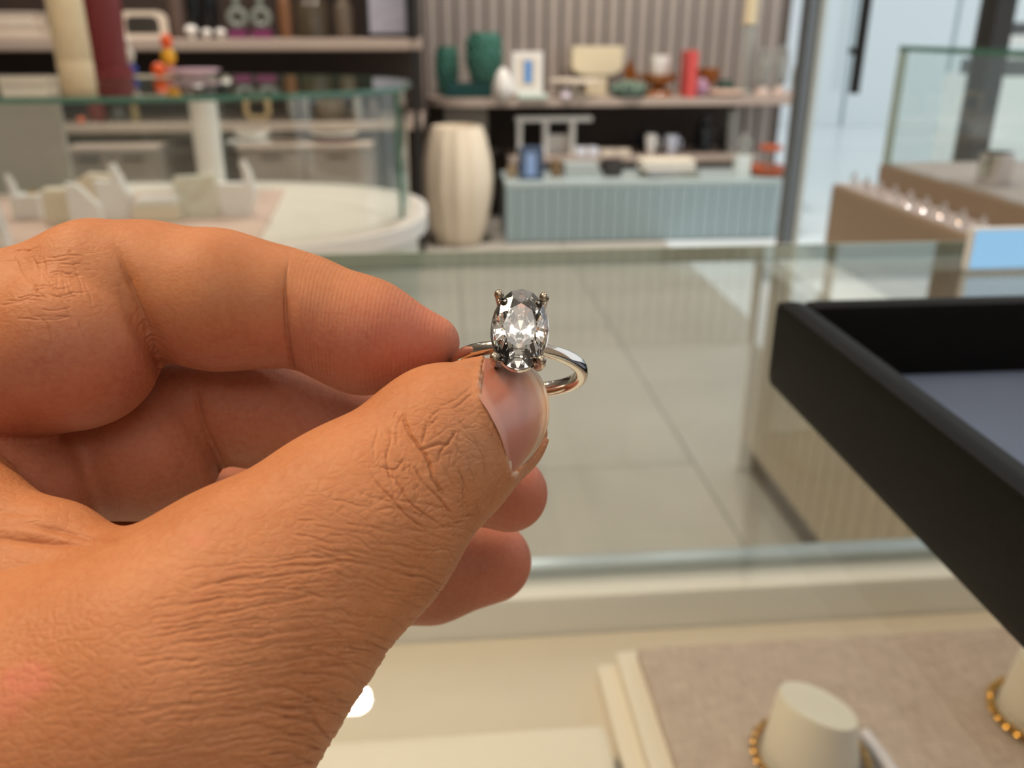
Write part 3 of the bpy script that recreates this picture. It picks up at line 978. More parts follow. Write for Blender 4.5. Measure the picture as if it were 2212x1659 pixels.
bottle(382, 414, -60, U + 0.05, LZ1, mat('umber_bottle', S(92, 74, 66), rough=0.4), 'umber bottle right of the tabletop mirror', group='dark bottles on the upper left shelf')
bottle(420, 450, -90, U + 0.08, LZ1, SMK, 'slim black bottle, left of the black pair', group='dark bottles on the upper left shelf')
bottle(453, 486, -90, U + 0.08, LZ1, SMK, 'slim black bottle, right of the black pair', group='dark bottles on the upper left shelf')
for i, (a, b_, tp) in enumerate(((410, 438, 54), (445, 468, 62), (474, 498, 62))):
    xc, hw, h = span(a, b_, tp, U - 0.08, LZ1)
    t = thing('egg_cup', ['largest white egg-shaped cup', 'white egg-shaped cup between its two neighbours', 'white egg-shaped cup beside the glass decanters'][i] + ' on the upper left shelf', 'cup', (xc, U - 0.08, LZ1), 'egg-shaped cups on the upper left shelf')
    MB().lathe((xc, U - 0.08, LZ1 + 0.0005), [(hw * 0.5, 0), (hw * 0.35, h * 0.2), (hw * 0.8, h * 0.35), (hw, h * 0.62), (hw * 0.75, h * 0.9), (hw * 0.2, h)], 18).build('body', WHC, t, smooth=True)
PUR = mat('plum_velvet', S(120, 46, 92), rough=0.6, var=0.1)
for i, (a, b_) in enumerate(((502, 548), (550, 600))):
    xc, hw, h = span(a, b_, 14, U - 0.04, LZ1)
    t = thing('glass_decanter', ['round clear decanter on plum base, left one with dark core', 'round clear decanter on plum base with a tall neck'][i], 'decanter', (xc, U - 0.04, LZ1), 'round decanters on the upper left shelf')
    z = LZ1 + 0.0005
    MB().box((xc - hw * 0.8, U - 0.08, z), (xc + hw * 0.8, U, z + h * 0.26), bev=0.004).build('base', PUR, t)
    b = MB()
    rr = h * 0.36
    pts = [(xc + rr * 0.68 * math.cos(k * math.pi / 12), U - 0.04, z + h * 0.64 + rr * 0.68 * math.sin(k * math.pi / 12)) for k in range(24)]
    b.tube(pts, rr * 0.32, 12, closed=True)
    b.build('ring_body', mat('grey_green_glass', S(170, 178, 168), rough=0.1, trans=0.5, ior=1.45), t, smooth=True)
    MB().lathe((xc, U - 0.04, z), [(hw * 0.3, h * 0.98), (hw * 0.34, h * 1.4)], 12).build('neck', mat('grey_green_glass', S(170, 178, 168)), t, smooth=True)
bottle(612, 640, -40, U, LZ1, mat('rust_bottle', S(120, 82, 54), rough=0.3), 'rust brown bottle right of the decanters', group='brown bottles on the upper left shelf')
bottle(648, 718, -30, U + 0.03, LZ1, mat('olive_glass', S(84, 74, 58), rough=0.15, trans=0.25), 'broad olive brown glass bottle on the upper left shelf', group='brown bottles on the upper left shelf', neck=0.6)
bottle(730, 770, -20, U + 0.03, LZ1, mat('taupe_glass', S(110, 96, 82), rough=0.15, trans=0.25), 'taupe glass bottle beside the black picture frame', group='brown bottles on the upper left shelf', neck=0.6)
xc, hw, h = span(795, 892, -30, U - 0.02, LZ1)
t = thing('picture_frame', 'black frame holding a pale violet print at the end of the upper left shelf', 'picture frame', (xc, U, LZ1))
MB().box((xc - hw, U, LZ1 + 0.0005), (xc + hw, U + 0.03, LZ1 + h), bev=0.003).build('frame', BLACK, t)
MB().box((xc - hw * 0.82, U - 0.003, LZ1 + h * 0.1), (xc + hw * 0.78, U - 0.0005, LZ1 + h * 0.92)).build('print', mat('violet_print', S(196, 196, 214), rough=0.6, var=0.25, scale=22), t)
# ---- lower left shelf
V_ = LY + 0.12
xc, hw, h = span(172, 215, 225, V_, LZ0)
tag(MB().lathe((xc, V_, LZ0 + 0.0005), [(hw * 0.7, 0), (hw, h * 0.5), (hw * 0.8, h)], 20).build('red_jar', mat('brick_red_ceramic', S(126, 44, 40), rough=0.5), smooth=True), 'brick red jar on the lower left shelf', 'jar')
xc, hw, h = span(140, 172, 252, V_ - 0.06, LZ0)
tag(MB().ball((xc, V_ - 0.06, LZ0 + h * 0.5), h * 0.5, 16, 10, (1.3, 1, 1)).build('coral_ball', mat('coral_glaze', S(214, 106, 72), rough=0.4), smooth=True), 'coral orange round ornament on the lower left shelf', 'ornament')
xc, hw, h = span(222, 262, 232, V_ + 0.05, LZ0)
tag(MB().lathe((xc, V_ + 0.05, LZ0 + 0.0005), [(hw * 0.8, 0), (hw, h * 0.4), (hw * 0.7, h)], 20).build('grey_jar', mat('slate_ceramic', S(112, 112, 108), rough=0.5), smooth=True), 'slate grey jar on the lower left shelf', 'jar')
xc, hw, h = span(268, 286, 226, V_, LZ0)
tag(MB().lathe((xc, V_, LZ0 + 0.0005), [(hw, 0), (hw, h * 0.9), (hw * 0.6, h)], 16).build('tan_candle', mat('tan_wax', S(176, 156, 112), rough=0.6), smooth=True), 'slim tan candle on the lower left shelf', 'candle')
xc, hw, h = span(516, 578, 205, V_, LZ0)
t = thing('square_ornament', 'sand-coloured square ring ornament on the lower left shelf', 'ornament', (xc, V_, LZ0))
z0 = LZ0 + 0.0005
sq = [(xc - hw, z0), (xc + hw, z0), (xc + hw, z0 + h), (xc - hw, z0 + h)]
pts = [Vector((xc + hw * 0.78 * c_ * 1.0, V_, z0 + h * 0.5 + h * 0.39 * s_)) for c_, s_ in ((-1, -0.7), (-0.7, -1), (0.7, -1), (1, -0.7), (1, 0.7), (0.7, 1), (-0.7, 1), (-1, 0.7))]
MB().tube(pts, hw * 0.22, 10, closed=True).build('loop', mat('sand_ceramic', S(222, 192, 144), rough=0.6), t, smooth=True)
for i, (a, b_, tp) in enumerate(((612, 636, 214), (640, 662, 212))):
    xc, hw, h = span(a, b_, tp, V_, LZ0)
    tag(MB().lathe((xc, V_, LZ0 + 0.0005), [(hw * 0.7, 0), (hw * 0.8, h * 0.05), (hw, h), (hw * 0.9, h), (hw * 0.7, h * 0.1)], 18).build('drinking_glass', mat('frosted_glass', S(196, 194, 186), rough=0.3, trans=0.4), smooth=True),
        ['left frosted tumbler of the pair on the lower left shelf', 'right frosted tumbler of the pair on the lower left shelf'][i], 'glass', 'tumblers on the lower left shelf')
xc, hw, h = span(672, 742, 214, V_ + 0.06, LZ0)
tag(MB().lathe((xc, V_ + 0.06, LZ0 + 0.0005), [(hw * 0.75, 0), (hw, h * 0.5), (hw * 0.9, h), (hw * 0.84, h), (hw * 0.7, h * 0.1)], 28, flute=14, fdepth=0.03).build('woven_basket', mat('seagrass', S(142, 126, 106), rough=0.9, var=0.3, scale=60), smooth=True),
    'round seagrass basket on the lower left shelf', 'basket')
for i, (a, b_, tp) in enumerate(((752, 782, 210), (786, 818, 214))):
    xc, hw, h = span(a, b_, tp, V_, LZ0)
    tag(MB().lathe((xc, V_, LZ0 + 0.0005), [(hw * 0.6, 0), (hw * 0.9, h * 0.4), (hw * 0.6, h * 0.8), (hw * 0.7, h)], 18).build('bud_vase', [mat('pale_grey_ceramic', S(184, 180, 170), rough=0.5), mat('mid_grey_ceramic', S(130, 122, 118), rough=0.5)][i], smooth=True),
        ['pale grey bud vase right of the seagrass basket', 'mid grey bud vase at the right end of the lower left shelf'][i], 'vase', 'bud vases on the lower left shelf')
# things on the third cabinet's top
cy_ = 4.56
p = Vector((X(540, 310, cy_), cy_, CZ))
t = thing('checkered_tray', 'grey and white checkered tray on the cabinet under the square ornament', 'tray', p)
MB().box((p.x - 0.10, cy_ - 0.05, CZ + 0.0005), (p.x + 0.10, cy_ + 0.12, CZ + 0.014), bev=0.003).build('base', WHC, t)
CHK = mat('grey_enamel', S(120, 122, 126), rough=0.4)
for i in range(10):
    for k in range(2):
        x0 = p.x - 0.10 + i * 0.02
        if (i + k) % 2 == 0:
            MB().box((x0, cy_ - 0.0512, CZ + 0.001 + k * 0.0065), (x0 + 0.02, cy_ - 0.0498, CZ + 0.0073 + k * 0.0065)).build('check_tile', CHK, t)
tag(MB().lathe((p.x + 0.01, cy_ + 0.04, CZ + 0.0145), [(0.05, 0), (0.085, 0.03), (0.088, 0.045), (0.08, 0.045), (0.05, 0.006)], 26).build('cream_bowl', WHC, smooth=True), 'cream bowl standing on the checkered tray', 'bowl')
p = Vector((X(722, 310, cy_), cy_, CZ))
t = thing('footed_platter', 'ivory platter on a plum foot at the right end of the low cabinet', 'platter', p)
MB().lathe((p.x, cy_ + 0.06, CZ + 0.0005), [(0.09, 0), (0.10, 0.01), (0.07, 0.02)], 28).build('foot', PUR, t, smooth=True)
MB().lathe((p.x, cy_ + 0.06, CZ + 0.0005), [(0.07, 0.02), (0.115, 0.034), (0.118, 0.050), (0.10, 0.046), (0.04, 0.035)], 30).build('plate', WHC, t, smooth=True)
p = Vector((X(620, 318, cy_), cy_, CZ))
tag(MB().lathe((p.x, cy_ + 0.05, CZ + 0.0005), [(0.06, 0), (0.09, 0.012), (0.092, 0.018), (0.05, 0.01)], 26).build('taupe_dish', SHELFM, smooth=True), 'flat taupe dish between the checkered tray and the footed platter', 'dish')

# ---- middle display: long shelf with rounded end
MY = 5.35
MZ = Z(1300, 212, MY)
md = thing('display_shelf', 'long rose-grey display shelf with rounded left end along the slatted wall', 'shelving', (1.0, 5.6, 0))
xl, xrr = X(922, 220, MY), X(1745, 220, MY)
pl = [(xrr, MY), (xrr, WALLY - 0.04), (xl + 0.02, WALLY - 0.04)]
rad = 0.24
pl += [(xl + rad - rad * math.cos(a), MY + rad - rad * math.sin(a)) for a in [math.pi / 2 * k / 8 for k in range(9)]]
MB().prism(pl, MZ - 0.045, MZ).build('shelf', SHELFM, md)
MB().prism([(xl + 0.10, MY + 0.16), (xl + 0.36, MY + 0.16), (xl + 0.36, WALLY - 0.05), (xl + 0.10, WALLY - 0.05)], 0.0, MZ - 0.045).build('pier', mat('greige_pier', S(150, 142, 130), rough=0.6), md)
ML = Z(1400, 336, MY + 0.05)
x0l, x1l = X(1100, 330, MY), X(1640, 330, MY)
MB().box((x0l, MY + 0.02, ML - 0.04), (x1l, WALLY - 0.05, ML), bev=0.005).build('lower_shelf', SHELFM, md)
MB().box((X(1475, 330, MY), MY + 0.05, 0.0), (x1l, WALLY - 0.06, ML - 0.041)).build('drawer_unit', mat('drab_drawer', S(118, 104, 86), rough=0.6), md)
MB().box((xl + 0.36, WALLY - 0.055, ML), (x1l, WALLY - 0.045, MZ - 0.046)).build('back_panel', mat('umber_back', S(64, 52, 44), rough=0.7), md)
MB().box((xl + 0.36, MY + 0.35, 0.0), (X(1475, 330, MY), WALLY - 0.06, ML - 0.041)).build('recess_panel', mat('umber_back', S(64, 52, 44)), md)
m = MY + 0.14
GRN = mat('bottle_green_ceramic', S(62, 112, 98), rough=0.35, var=0.15, scale=30)


def vase(name, px0, px1, pyt, y, zs, prof, mt, lab, cat='vase', group=None, seg=28, flute=0, fd=0.0, twist=0.0, z0=0.0005):
    xc, hw, h = span(px0, px1, pyt, y, zs)
    o = MB().lathe((xc, y, zs + z0), [(hw * r, h * z) for r, z in prof], seg, flute=flute, fdepth=fd, twist=twist).build(name, mt, smooth=True)
    return tag(o, lab, cat, group)


# green cactus-textured pair on a dark green trough
xc, hw, h = span(962, 1062, 178, m, MZ)
TR_H = h
tag(MB().box((xc - hw, m - 0.06, MZ + 0.0005), (xc + hw, m + 0.08, MZ + h), bev=0.008).build('green_trough', mat('dark_green_glaze', S(16, 62, 62), rough=0.25)), 'dark green trough under the two textured green vases', 'trough')
for i, (a, b_, tp) in enumerate(((942, 990, 100), (1010, 1082, 70))):
    xc, hw, _ = span(a, b_, tp, m, MZ)
    zb = MZ + (0.0005 if i == 0 else TR_H + 0.0008)
    yb = m + (0.16 if i == 0 else 0.01)
    xc, hw, _ = span(a, b_, tp, yb, MZ)
    h = Z((a + b_) / 2, tp, yb) - zb
    t = thing('textured_vase', ['smaller bottle-green scale-textured vase on the display shelf', 'taller bottle-green scale-textured vase on the dark green trough'][i], 'vase', (xc, yb, zb), 'scale-textured green vases')
    MB().lathe((xc, yb, zb), [(hw * 0.62, 0), (hw * 0.85, h * 0.25), (hw, h * 0.55), (hw * 0.95, h * 0.8), (hw * 0.86, h), (hw * 0.78, h), (hw * 0.7, h * 0.8)], 32, flute=8, fdepth=0.05, twist=0.12).build('body', GRN, t, smooth=True)
    b = MB()
    for k in range(6):
        for q in range(12):
            a_ = 2 * math.pi * (q + 0.5 * (k % 2)) / 12
            zz = h * (0.12 + 0.14 * k)
            rr = hw * (0.62 + 0.38 * math.sin(min(1, (0.12 + 0.14 * k) / 0.55) * math.pi / 2)) * (1 if k < 4 else 0.96)
            b.ball((xc + rr * math.cos(a_), yb + rr * math.sin(a_), zb + zz), hw * 0.17, 6, 4, (1, 1, 1.3))
    o = b.build('scales', GRN, t, smooth=True)
    o['kind'] = 'stuff'
vase('shell_ornament', 1066, 1106, 145, m - 0.16, MZ, [(0.4, 0), (0.9, 0.15), (1.0, 0.4), (0.8, 0.72), (0.4, 0.93), (0.05, 1.0)], WHC, 'round ivory shell ornament left of the white photo frame', 'ornament', flute=9, fd=0.06)
# white photo frame with a blue picture on a pale stand
xc, hw, h = span(1116, 1180, 202, m - 0.06, MZ)
t = thing('frame_stand', 'pale celadon ribbed stand under the white photo frame', 'stand', (xc, m - 0.06, MZ))
sh = h
MB().box((xc - hw, m - 0.16, MZ + 0.0005), (xc + hw, m - 0.02, MZ + sh), bev=0.004).build('slab', mat('pale_celadon', S(206, 220, 210), rough=0.4), t)
for k in range(8):
    xx = xc - hw + (k + 0.5) * hw / 4
    MB().box((xx - hw * 0.07, m - 0.165, MZ + 0.002), (xx + hw * 0.07, m - 0.160, MZ + sh - 0.003)).build('rib', mat('pale_celadon', S(206, 220, 210)), t)
xc, hw, h = span(1106, 1172, 112, m - 0.09, MZ)
zb = MZ + sh + 0.0005
h = h - sh
t = thing('photo_frame', 'white photo frame with a narrow blue picture on the display shelf', 'picture frame', (xc, m - 0.09, zb))
MB().box((xc - hw, m - 0.10, zb), (xc + hw, m - 0.07, zb + h), bev=0.005).build('frame', WHC, t)
MB().box((xc - hw * 0.62, m - 0.103, zb + h * 0.16), (xc + hw * 0.62, m - 0.1005, zb + h * 0.86)).build('mat_board', IV, t)
MB().box((xc - hw * 0.22, m - 0.106, zb + h * 0.26), (xc + hw * 0.30, m - 0.1035, zb + h * 0.80)).build('picture', mat('blue_picture', S(90, 146, 206), rough=0.5, var=0.15), t)
# footed cake plate with a cream T-shaped vase beside it
xc, hw, h = span(1186, 1300, 172, m - 0.04, MZ)
t = thing('cake_stand', 'ivory footed cake plate beside the cream T-shaped vase', 'cake stand', (xc, m - 0.04, MZ))
MB().lathe((xc, m - 0.04, MZ + 0.0005), [(hw * 0.5, 0), (hw * 0.45, h * 0.12), (hw * 0.14, h * 0.3), (hw * 0.14, h * 0.75), (hw * 0.5, h * 0.85)], 28).build('foot', IV, t, smooth=True)
MB().lathe((xc, m - 0.04, MZ + 0.0005), [(hw * 0.5, h * 0.85), (hw, h * 0.88), (hw, h), (hw * 0.95, h), (hw * 0.9, h * 0.93), (0.001, h * 0.92)], 32).build('plate', IV, t, smooth=True)
p = Vector((X(1222, 212, m - 0.14), m - 0.14, MZ))
tag(MB().lathe((p.x, p.y, MZ + 0.0005), [(0.03, 0), (0.035, 0.012), (0.022, 0.03), (0.03, 0.045), (0.01, 0.05)], 18).build('lilac_trinket', mat('lilac_ceramic', S(220, 206, 216), rough=0.4), smooth=True), 'small lilac trinket in front of the cake plate', 'ornament')
yv = m + 0.22
xc, hw, h = span(1232, 1340, 100, yv, MZ)
t = thing('t_shaped_vase', 'cream T-shaped sculptural vase standing behind the cake plate', 'vase', (xc, yv, MZ))
z0 = MZ + 0.0005
SND = mat('sand_stoneware', S(222, 208, 176), rough=0.7, var=0.06)
MB().slab([(xc - hw * 0.40, z0), (xc + hw * 0.40, z0), (xc + hw * 0.42, z0 + h * 0.42), (xc - hw * 0.42, z0 + h * 0.42)], yv - 0.06, yv + 0.06).build('stem', SND, t)
MB().slab([(xc - hw * 0.6, z0 + h * 0.42), (xc + hw * 0.6, z0 + h * 0.42), (xc + hw * 0.92, z0 + h * 0.50), (xc + hw, z0 + h * 0.62), (xc + hw, z0 + h), (xc - hw, z0 + h), (xc - hw, z0 + h * 0.62), (xc - hw * 0.92, z0 + h * 0.50)], yv - 0.07, yv + 0.07).build('head', SND, t)
# amber coral, green succulent bowl
COR = mat('amber_resin', S(150, 86, 30), rough=0.3, trans=0.2, var=0.2)
xc, hw, h = span(1346, 1384, 128, m + 0.17, MZ)
t = thing('coral_ornament', 'amber coral branch ornament behind the succulent bowl', 'ornament', (xc, m + 0.17, MZ))
z0 = MZ + 0.0005
MB().lathe((xc, m + 0.17, z0), [(hw * 0.6, 0), (hw * 0.5, 0.02)], 16).build('foot', COR, t)
for k in range(7):
    a_ = -0.9 + 0.3 * k
    hh = h * (1.0 - 0.13 * abs(k - 2))
    MB().tube([(xc, m + 0.17, z0 + 0.018), (xc + hw * 0.5 * a_, m + 0.17 + 0.01 * (k % 2), z0 + hh * 0.5), (xc + hw * a_, m + 0.17, z0 + hh)], [0.014, 0.012, 0.007], 8).build('branch', COR, t, smooth=True)
xc, hw, h = span(1318, 1402, 176, m - 0.06, MZ)
t = thing('succulent_bowl', 'grey-green succulent in a low bowl on the display shelf', 'potted plant', (xc, m - 0.06, MZ))
SUC = mat('succulent_green', S(108, 128, 112), rough=0.6, var=0.2, scale=60)
MB().lathe((xc, m - 0.06, MZ + 0.0005), [(hw * 0.7, 0), (hw, h * 0.3), (hw * 0.96, h * 0.4), (0.001, h * 0.32)], 26).build('bowl', mat('moss_bowl', S(70, 88, 78), rough=0.5), t, smooth=True)
lf = None
for k in range(26):
    a_ = k * 2.4
    rr = hw * (0.12 + 0.78 * k / 26)
    MB().ball((xc + rr * math.cos(a_), m - 0.06 + rr * math.sin(a_), MZ + h * (0.80 - 0.32 * k / 26)), hw * 0.17, 7, 5, (1, 1, 1.5)).build('leaf', SUC, t, smooth=True)
# candle glass in amber holder
xc, hw, h = span(1384, 1464, 160, m + 0.05, MZ)
t = thing('amber_dish', 'amber glass footed dish under the white candle', 'dish', (xc, m + 0.05, MZ))
MB().lathe((xc, m + 0.05, MZ + 0.0005), [(hw * 0.8, 0), (hw * 0.7, h * 0.2), (hw * 0.3, h * 0.4), (hw * 0.9, h * 0.7), (hw, h), (hw * 0.9, h), (hw * 0.6, h * 0.72)], 28, flute=12, fdepth=0.05).build('bowl', mat('amber_pressed_glass', S(176, 112, 58), rough=0.15, trans=0.3), t, smooth=True)
zb = MZ + h * 0.735 + 0.0005
xc, hw, _ = span(1400, 1450, 120, m + 0.05, MZ)
hw = min(hw, 0.062)
hh = Z(1430, 120, m + 0.05) - zb
tag(MB().lathe((xc, m + 0.05, zb), [(hw * 0.86, 0), (hw * 0.95, hh * 0.1), (hw, hh), (hw * 0.92, hh), (hw * 0.9, hh * 0.86), (0.001, hh * 0.85)], 26).build('white_candle', WHC, smooth=True), 'white jar candle set in the amber dish', 'candle')
# red book upright, small things to its right
xc, hw, h = span(1482, 1503, 110, m - 0.10, MZ)
t = thing('red_book', 'thin red book standing upright on the display shelf', 'book', (xc, m - 0.1, MZ))
REDB = mat('coral_red_cloth', S(206, 78, 74), rough=0.6)
MB().box((xc - hw, m - 0.14, MZ + 0.0005), (xc + hw, m + 0.02, MZ + h), bev=0.003).build('cover', REDB, t)
MB().box((xc - hw * 0.7, m - 0.12, MZ + 0.004), (xc + hw * 0.7, m + 0.0225, MZ + h - 0.004)).build('pages', WHC, t)
vase('pink_bud', 1503, 1534, 168, m - 0.08, MZ, [(0.5, 0), (0.95, 0.3), (1.0, 0.55), (0.6, 0.85), (0.25, 1.0)], mat('orchid_pink_glass', S(196, 150, 176), rough=0.2, trans=0.3), 'orchid pink bud-shaped ornament right of the red book', 'ornament')
vase('amber_bowl', 1506, 1556, 148, m + 0.14, MZ, [(0.5, 0), (0.3, 0.35), (0.85, 0.55), (1.0, 0.85), (1.0, 1.0), (0.9, 1.0), (0.7, 0.6)], COR, 'amber footed bowl behind the pink ornament', 'bowl')
vase('green_jar', 1548, 1590, 172, m + 0.2, MZ, [(0.7, 0), (1.0, 0.3), (0.9, 0.7), (0.4, 1.0)], mat('forest_glaze', S(62, 84, 74), rough=0.4), 'forest green rounded jar right of the amber bowl', 'jar', flute=7, fd=0.06)
xc, hw, h = span(1540, 1628, 198, m - 0.13, MZ)
hw = min(hw, 0.12)
tag(MB().lathe((xc, m - 0.13 + 0.13, MZ + 0.0005), [(hw * 0.7, 0), (hw, h * 0.6), (hw, h), (hw * 0.95, h), (hw * 0.6, h * 0.5)], 28).build('blush_plate', mat('blush_glaze', S(228, 198, 178), rough=0.4), smooth=True), 'blush plate at the right end of the display shelf', 'plate')
# tall beaded candlestick and clear glassware at the right end
xc, hw, h = span(1594, 1626, -40, m + 0.10, MZ)
t = thing('bubble_candlestick', 'tall clear bubble candlestick with ivory taper on the display shelf', 'candlestick', (xc, m + 0.10, MZ))
FRG = mat('frosted_clear_glass', S(206, 206, 198), rough=0.15, trans=0.5, ior=1.4)
MB().lathe((xc, m + 0.10, MZ + 0.0005), [(hw * 1.3, 0), (hw * 1.2, h * 0.03), (hw * 0.6, h * 0.05), (hw * 0.9, h * 0.62)], 20).build('glass_stem', FRG, t, smooth=True)
for k in range(5):
    MB().ball((xc, m + 0.10, MZ + h * (0.66 + 0.075 * k)), hw * 0.95, 14, 8, (1, 1, 0.8)).build('bead', IVC, t, smooth=True)
for i, (pa, pb, tp, lean) in enumerate(((1634, 1668, 104, -0.005), (1670, 1704, 98, 0.0), (1708, 1734, 130, 0.012))):
    xc, hw, h = span(pa, pb, tp, m - 0.02 + 0.03 * i, MZ)
    yv = m - 0.02 + 0.03 * i
    t = thing('glass_tulip', ['left clear glass tulip on blush foot', 'middle and tallest clear glass tulip on blush foot', 'right, leaning clear glass tulip on blush foot'][i], 'ornament', (xc, yv, MZ), 'clear glass tulips at the end of the display shelf')
    MB().lathe((xc, yv, MZ + 0.0005), [(hw * 1.0, 0), (hw * 0.9, h * 0.10), (hw * 0.3, h * 0.2)], 18).build('foot', mat('blush_glass', S(232, 206, 192), rough=0.2, trans=0.3), t, smooth=True)
    for s in (-1, 1):
        pts = []
        for k in range(14):
            a_ = 2 * math.pi * k / 14
            pts.append((xc + lean * (math.cos(a_) * -0.5 + 0.5) * 1.6 + s * hw * 0.35 + hw * 0.55 * math.sin(a_), yv + 0.01 * s, MZ + h * (0.58 - 0.40 * math.cos(a_))))
        MB().tube(pts, hw * 0.15, 8, closed=True).build('petal', FRG, t, smooth=True)
    MB().lathe((xc, yv, MZ + 0.0005), [(hw * 0.12, h * 0.2), (hw * 0.5, h * 0.45), (hw * 0.6, h * 0.8)], 14, cap=False).build('throat', FRG, t, smooth=True)

# ---- lower display shelf
lw = MY + 0.15
ZL = ML + 0.0005
# white open cube frame pieces
xc0, xc1 = X(1116, 290, lw), X(1240, 290, lw)
t = thing('open_frame_stand', 'white open-frame display stand under the display shelf', 'stand', ((xc0 + xc1) / 2, lw, ML))
zt = Z(1180, 250, lw)
for xx in (xc0, xc1 - 0.03, (xc0 * 0.55 + xc1 * 0.45)):
    MB().box((xx, lw - 0.05, ZL), (xx + 0.03, lw + 0.05, zt - 0.031)).build('upright', WHC, t)
MB().box((xc0 - 0.01, lw - 0.06, zt - 0.03), (xc1 + 0.10, lw + 0.06, zt), bev=0.004).build('top_board', WHC, t)
MB().box((xc0 * 0.55 + xc1 * 0.45 + 0.031, lw + 0.03, ZL), (xc1 - 0.031, lw + 0.045, (ZL + zt) / 2)).build('infill_panel', WHC, t)
for i, (a, b_, tp, mt, lab) in enumerate(((1402, 1428, 290, WHC, 'left white cup on the lower display shelf'), (1446, 1476, 292, mat('lilac_white_ceramic', S(206, 208, 222), rough=0.3), 'right lilac-white cup on the lower display shelf'))):
    t = thing('tea_cup', lab, 'cup', (*span(a, b_, tp, lw - 0.05, ML)[:1], lw - 0.05, ML), 'cups on the lower display shelf')
    xc, hw, h = span(a, b_, tp, lw - 0.05, ML)
    MB().lathe((xc, lw - 0.05, ZL), [(hw * 0.5, 0), (hw * 0.8, h * 0.3), (hw, h), (hw * 0.9, h), (hw * 0.7, h * 0.3)], 22).build('body', mt, t, smooth=True)
    MB().tube([(xc + hw * 0.95, lw - 0.05, ZL + h * 0.8), (xc + hw * 1.5, lw - 0.05, ZL + h * 0.7), (xc + hw * 1.4, lw - 0.05, ZL + h * 0.35), (xc + hw * 0.85, lw - 0.05, ZL + h * 0.3)], 0.006, 8).build('handle', mt, t, smooth=True)
INK = mat('ink_glaze', S(32, 34, 44), rough=0.3)
xc, hw, h = span(1368, 1450, 276, lw + 0.12, ML)
t = thing('teapot', 'ink black teapot behind the cups', 'teapot', (xc, lw + 0.12, ML))
MB().lathe((xc, lw + 0.12, ZL), [(hw * 0.4, 0), (hw * 0.68, h * 0.3), (hw * 0.7, h * 0.5), (hw * 0.5, h * 0.8), (hw * 0.2, h * 0.86)], 26).build('body', INK, t, smooth=True)
MB().lathe((xc, lw + 0.12, ZL), [(hw * 0.25, h * 0.86), (hw * 0.12, h * 0.92), (hw * 0.1, h)], 14).build('lid', INK, t, smooth=True)
MB().tube([(xc - hw * 0.6, lw + 0.12, ZL + h * 0.35), (xc - hw * 0.85, lw + 0.12, ZL + h * 0.55), (xc - hw, lw + 0.12, ZL + h * 0.8)], [0.016, 0.012, 0.009], 10).build('spout', INK, t, smooth=True)
MB().tube([(xc + hw * 0.5, lw + 0.12, ZL + h * 0.75), (xc + hw * 0.95, lw + 0.12, ZL + h * 0.7), (xc + hw * 0.9, lw + 0.12, ZL + h * 0.3), (xc + hw * 0.6, lw + 0.12, ZL + h * 0.25)], 0.009, 8).build('handle', INK, t, smooth=True)
bottle(1512, 1548, 250, lw + 0.1, ML, SMK, 'black bottle on the lower display shelf', name='bottle', neck=0.6, group='black bottles on the lower display shelf')
bottle(1566, 1592, 276, lw + 0.05, ML, SMK, 'short black bottle nearest the clear glass column', name='bottle', neck=0.6, group='black bottles on the lower display shelf')
vase('glass_column', 1582, 1604, 238, lw, ML, [(1.0, 0), (0.9, 0.05), (0.85, 0.95), (1.0, 1.0)], FRG, 'clear glass column right of the black bottles', 'vase')
# low white parcels along the shelf front
for i, (a, b_, tp, mt, lab) in enumerate(((1248, 1296, 318, mat('cool_white_card', S(226, 228, 238), rough=0.6), 'cool white flat parcel beside the open-frame stand'), (1302, 1368, 322, IV, 'ivory flat parcel at the middle of the lower display shelf'))):
    xc, hw, h = span(a, b_, tp, MY + 0.09, ML)
    t = thing('flat_parcel', lab, 'parcel', (xc, MY + 0.09, ML), 'flat parcels on the lower display shelf')
    MB().box((xc - hw, MY + 0.04, ZL), (xc + hw, MY + 0.16, ZL + max(h, 0.02)), bev=0.004).build('box', mt, t)
    MB().box((xc - 0.008, MY + 0.0385, ZL), (xc + 0.008, MY + 0.1615, ZL + max(h, 0.02) + 0.0015)).build('ribbon', SHELFM, t)

# ---- blue fluted counter in front
BY = 4.88
BZ = Z(1380, 391, BY)
bx0, bx1 = X(1092, 450, BY), X(1682, 450, BY)
bc = thing('fluted_counter', 'low blue-grey fluted counter in front of the display shelf', 'counter', ((bx0 + bx1) / 2, 5.1, 0))
BLU = mat('blue_grey_tile', S(146, 164, 168), rough=0.3, var=0.08, scale=7)
MB().box((bx0 + 0.004, BY + 0.014, 0.0), (bx1 - 0.004, BY + 0.43, BZ - 0.03)).build('body', mat('slate_blue_body', S(112, 128, 134), rough=0.5), bc)
MB().box((bx0, BY, BZ - 0.03), (bx1 + 0.14, BY + 0.44, BZ), bev=0.006).build('counter_top', mat('pale_blue_grey_top', S(172, 186, 186), rough=0.3), bc)
n_f = 24
fw = (bx1 - bx0) / n_f
f0 = None
for k in range(n_f):
    xa = bx0 + k * fw
    if f0 is None:
        f0 = MB().box((xa + 0.002, BY + 0.002, 0.01), (xa + fw - 0.002, BY + 0.014, BZ - 0.031), bev=0.003).build('flute_tile', BLU, bc)
    else:
        c_ = f0.copy()
        COL.objects.link(c_)
        c_.location = f0.location + Vector((k * fw, 0, 0))
TB = BZ + 0.0005
by = BY + 0.12
xc, hw, h = span(1122, 1176, 318, by, BZ)
t = thing('gift_box', 'slate blue gift box with pale front at the left end of the fluted counter', 'gift box', (xc, by, BZ))
MB().box((xc - hw, by - 0.03, TB), (xc + hw, by + 0.06, BZ + h), bev=0.004).build('box', mat('slate_blue_card', S(66, 80, 104), rough=0.6), t)
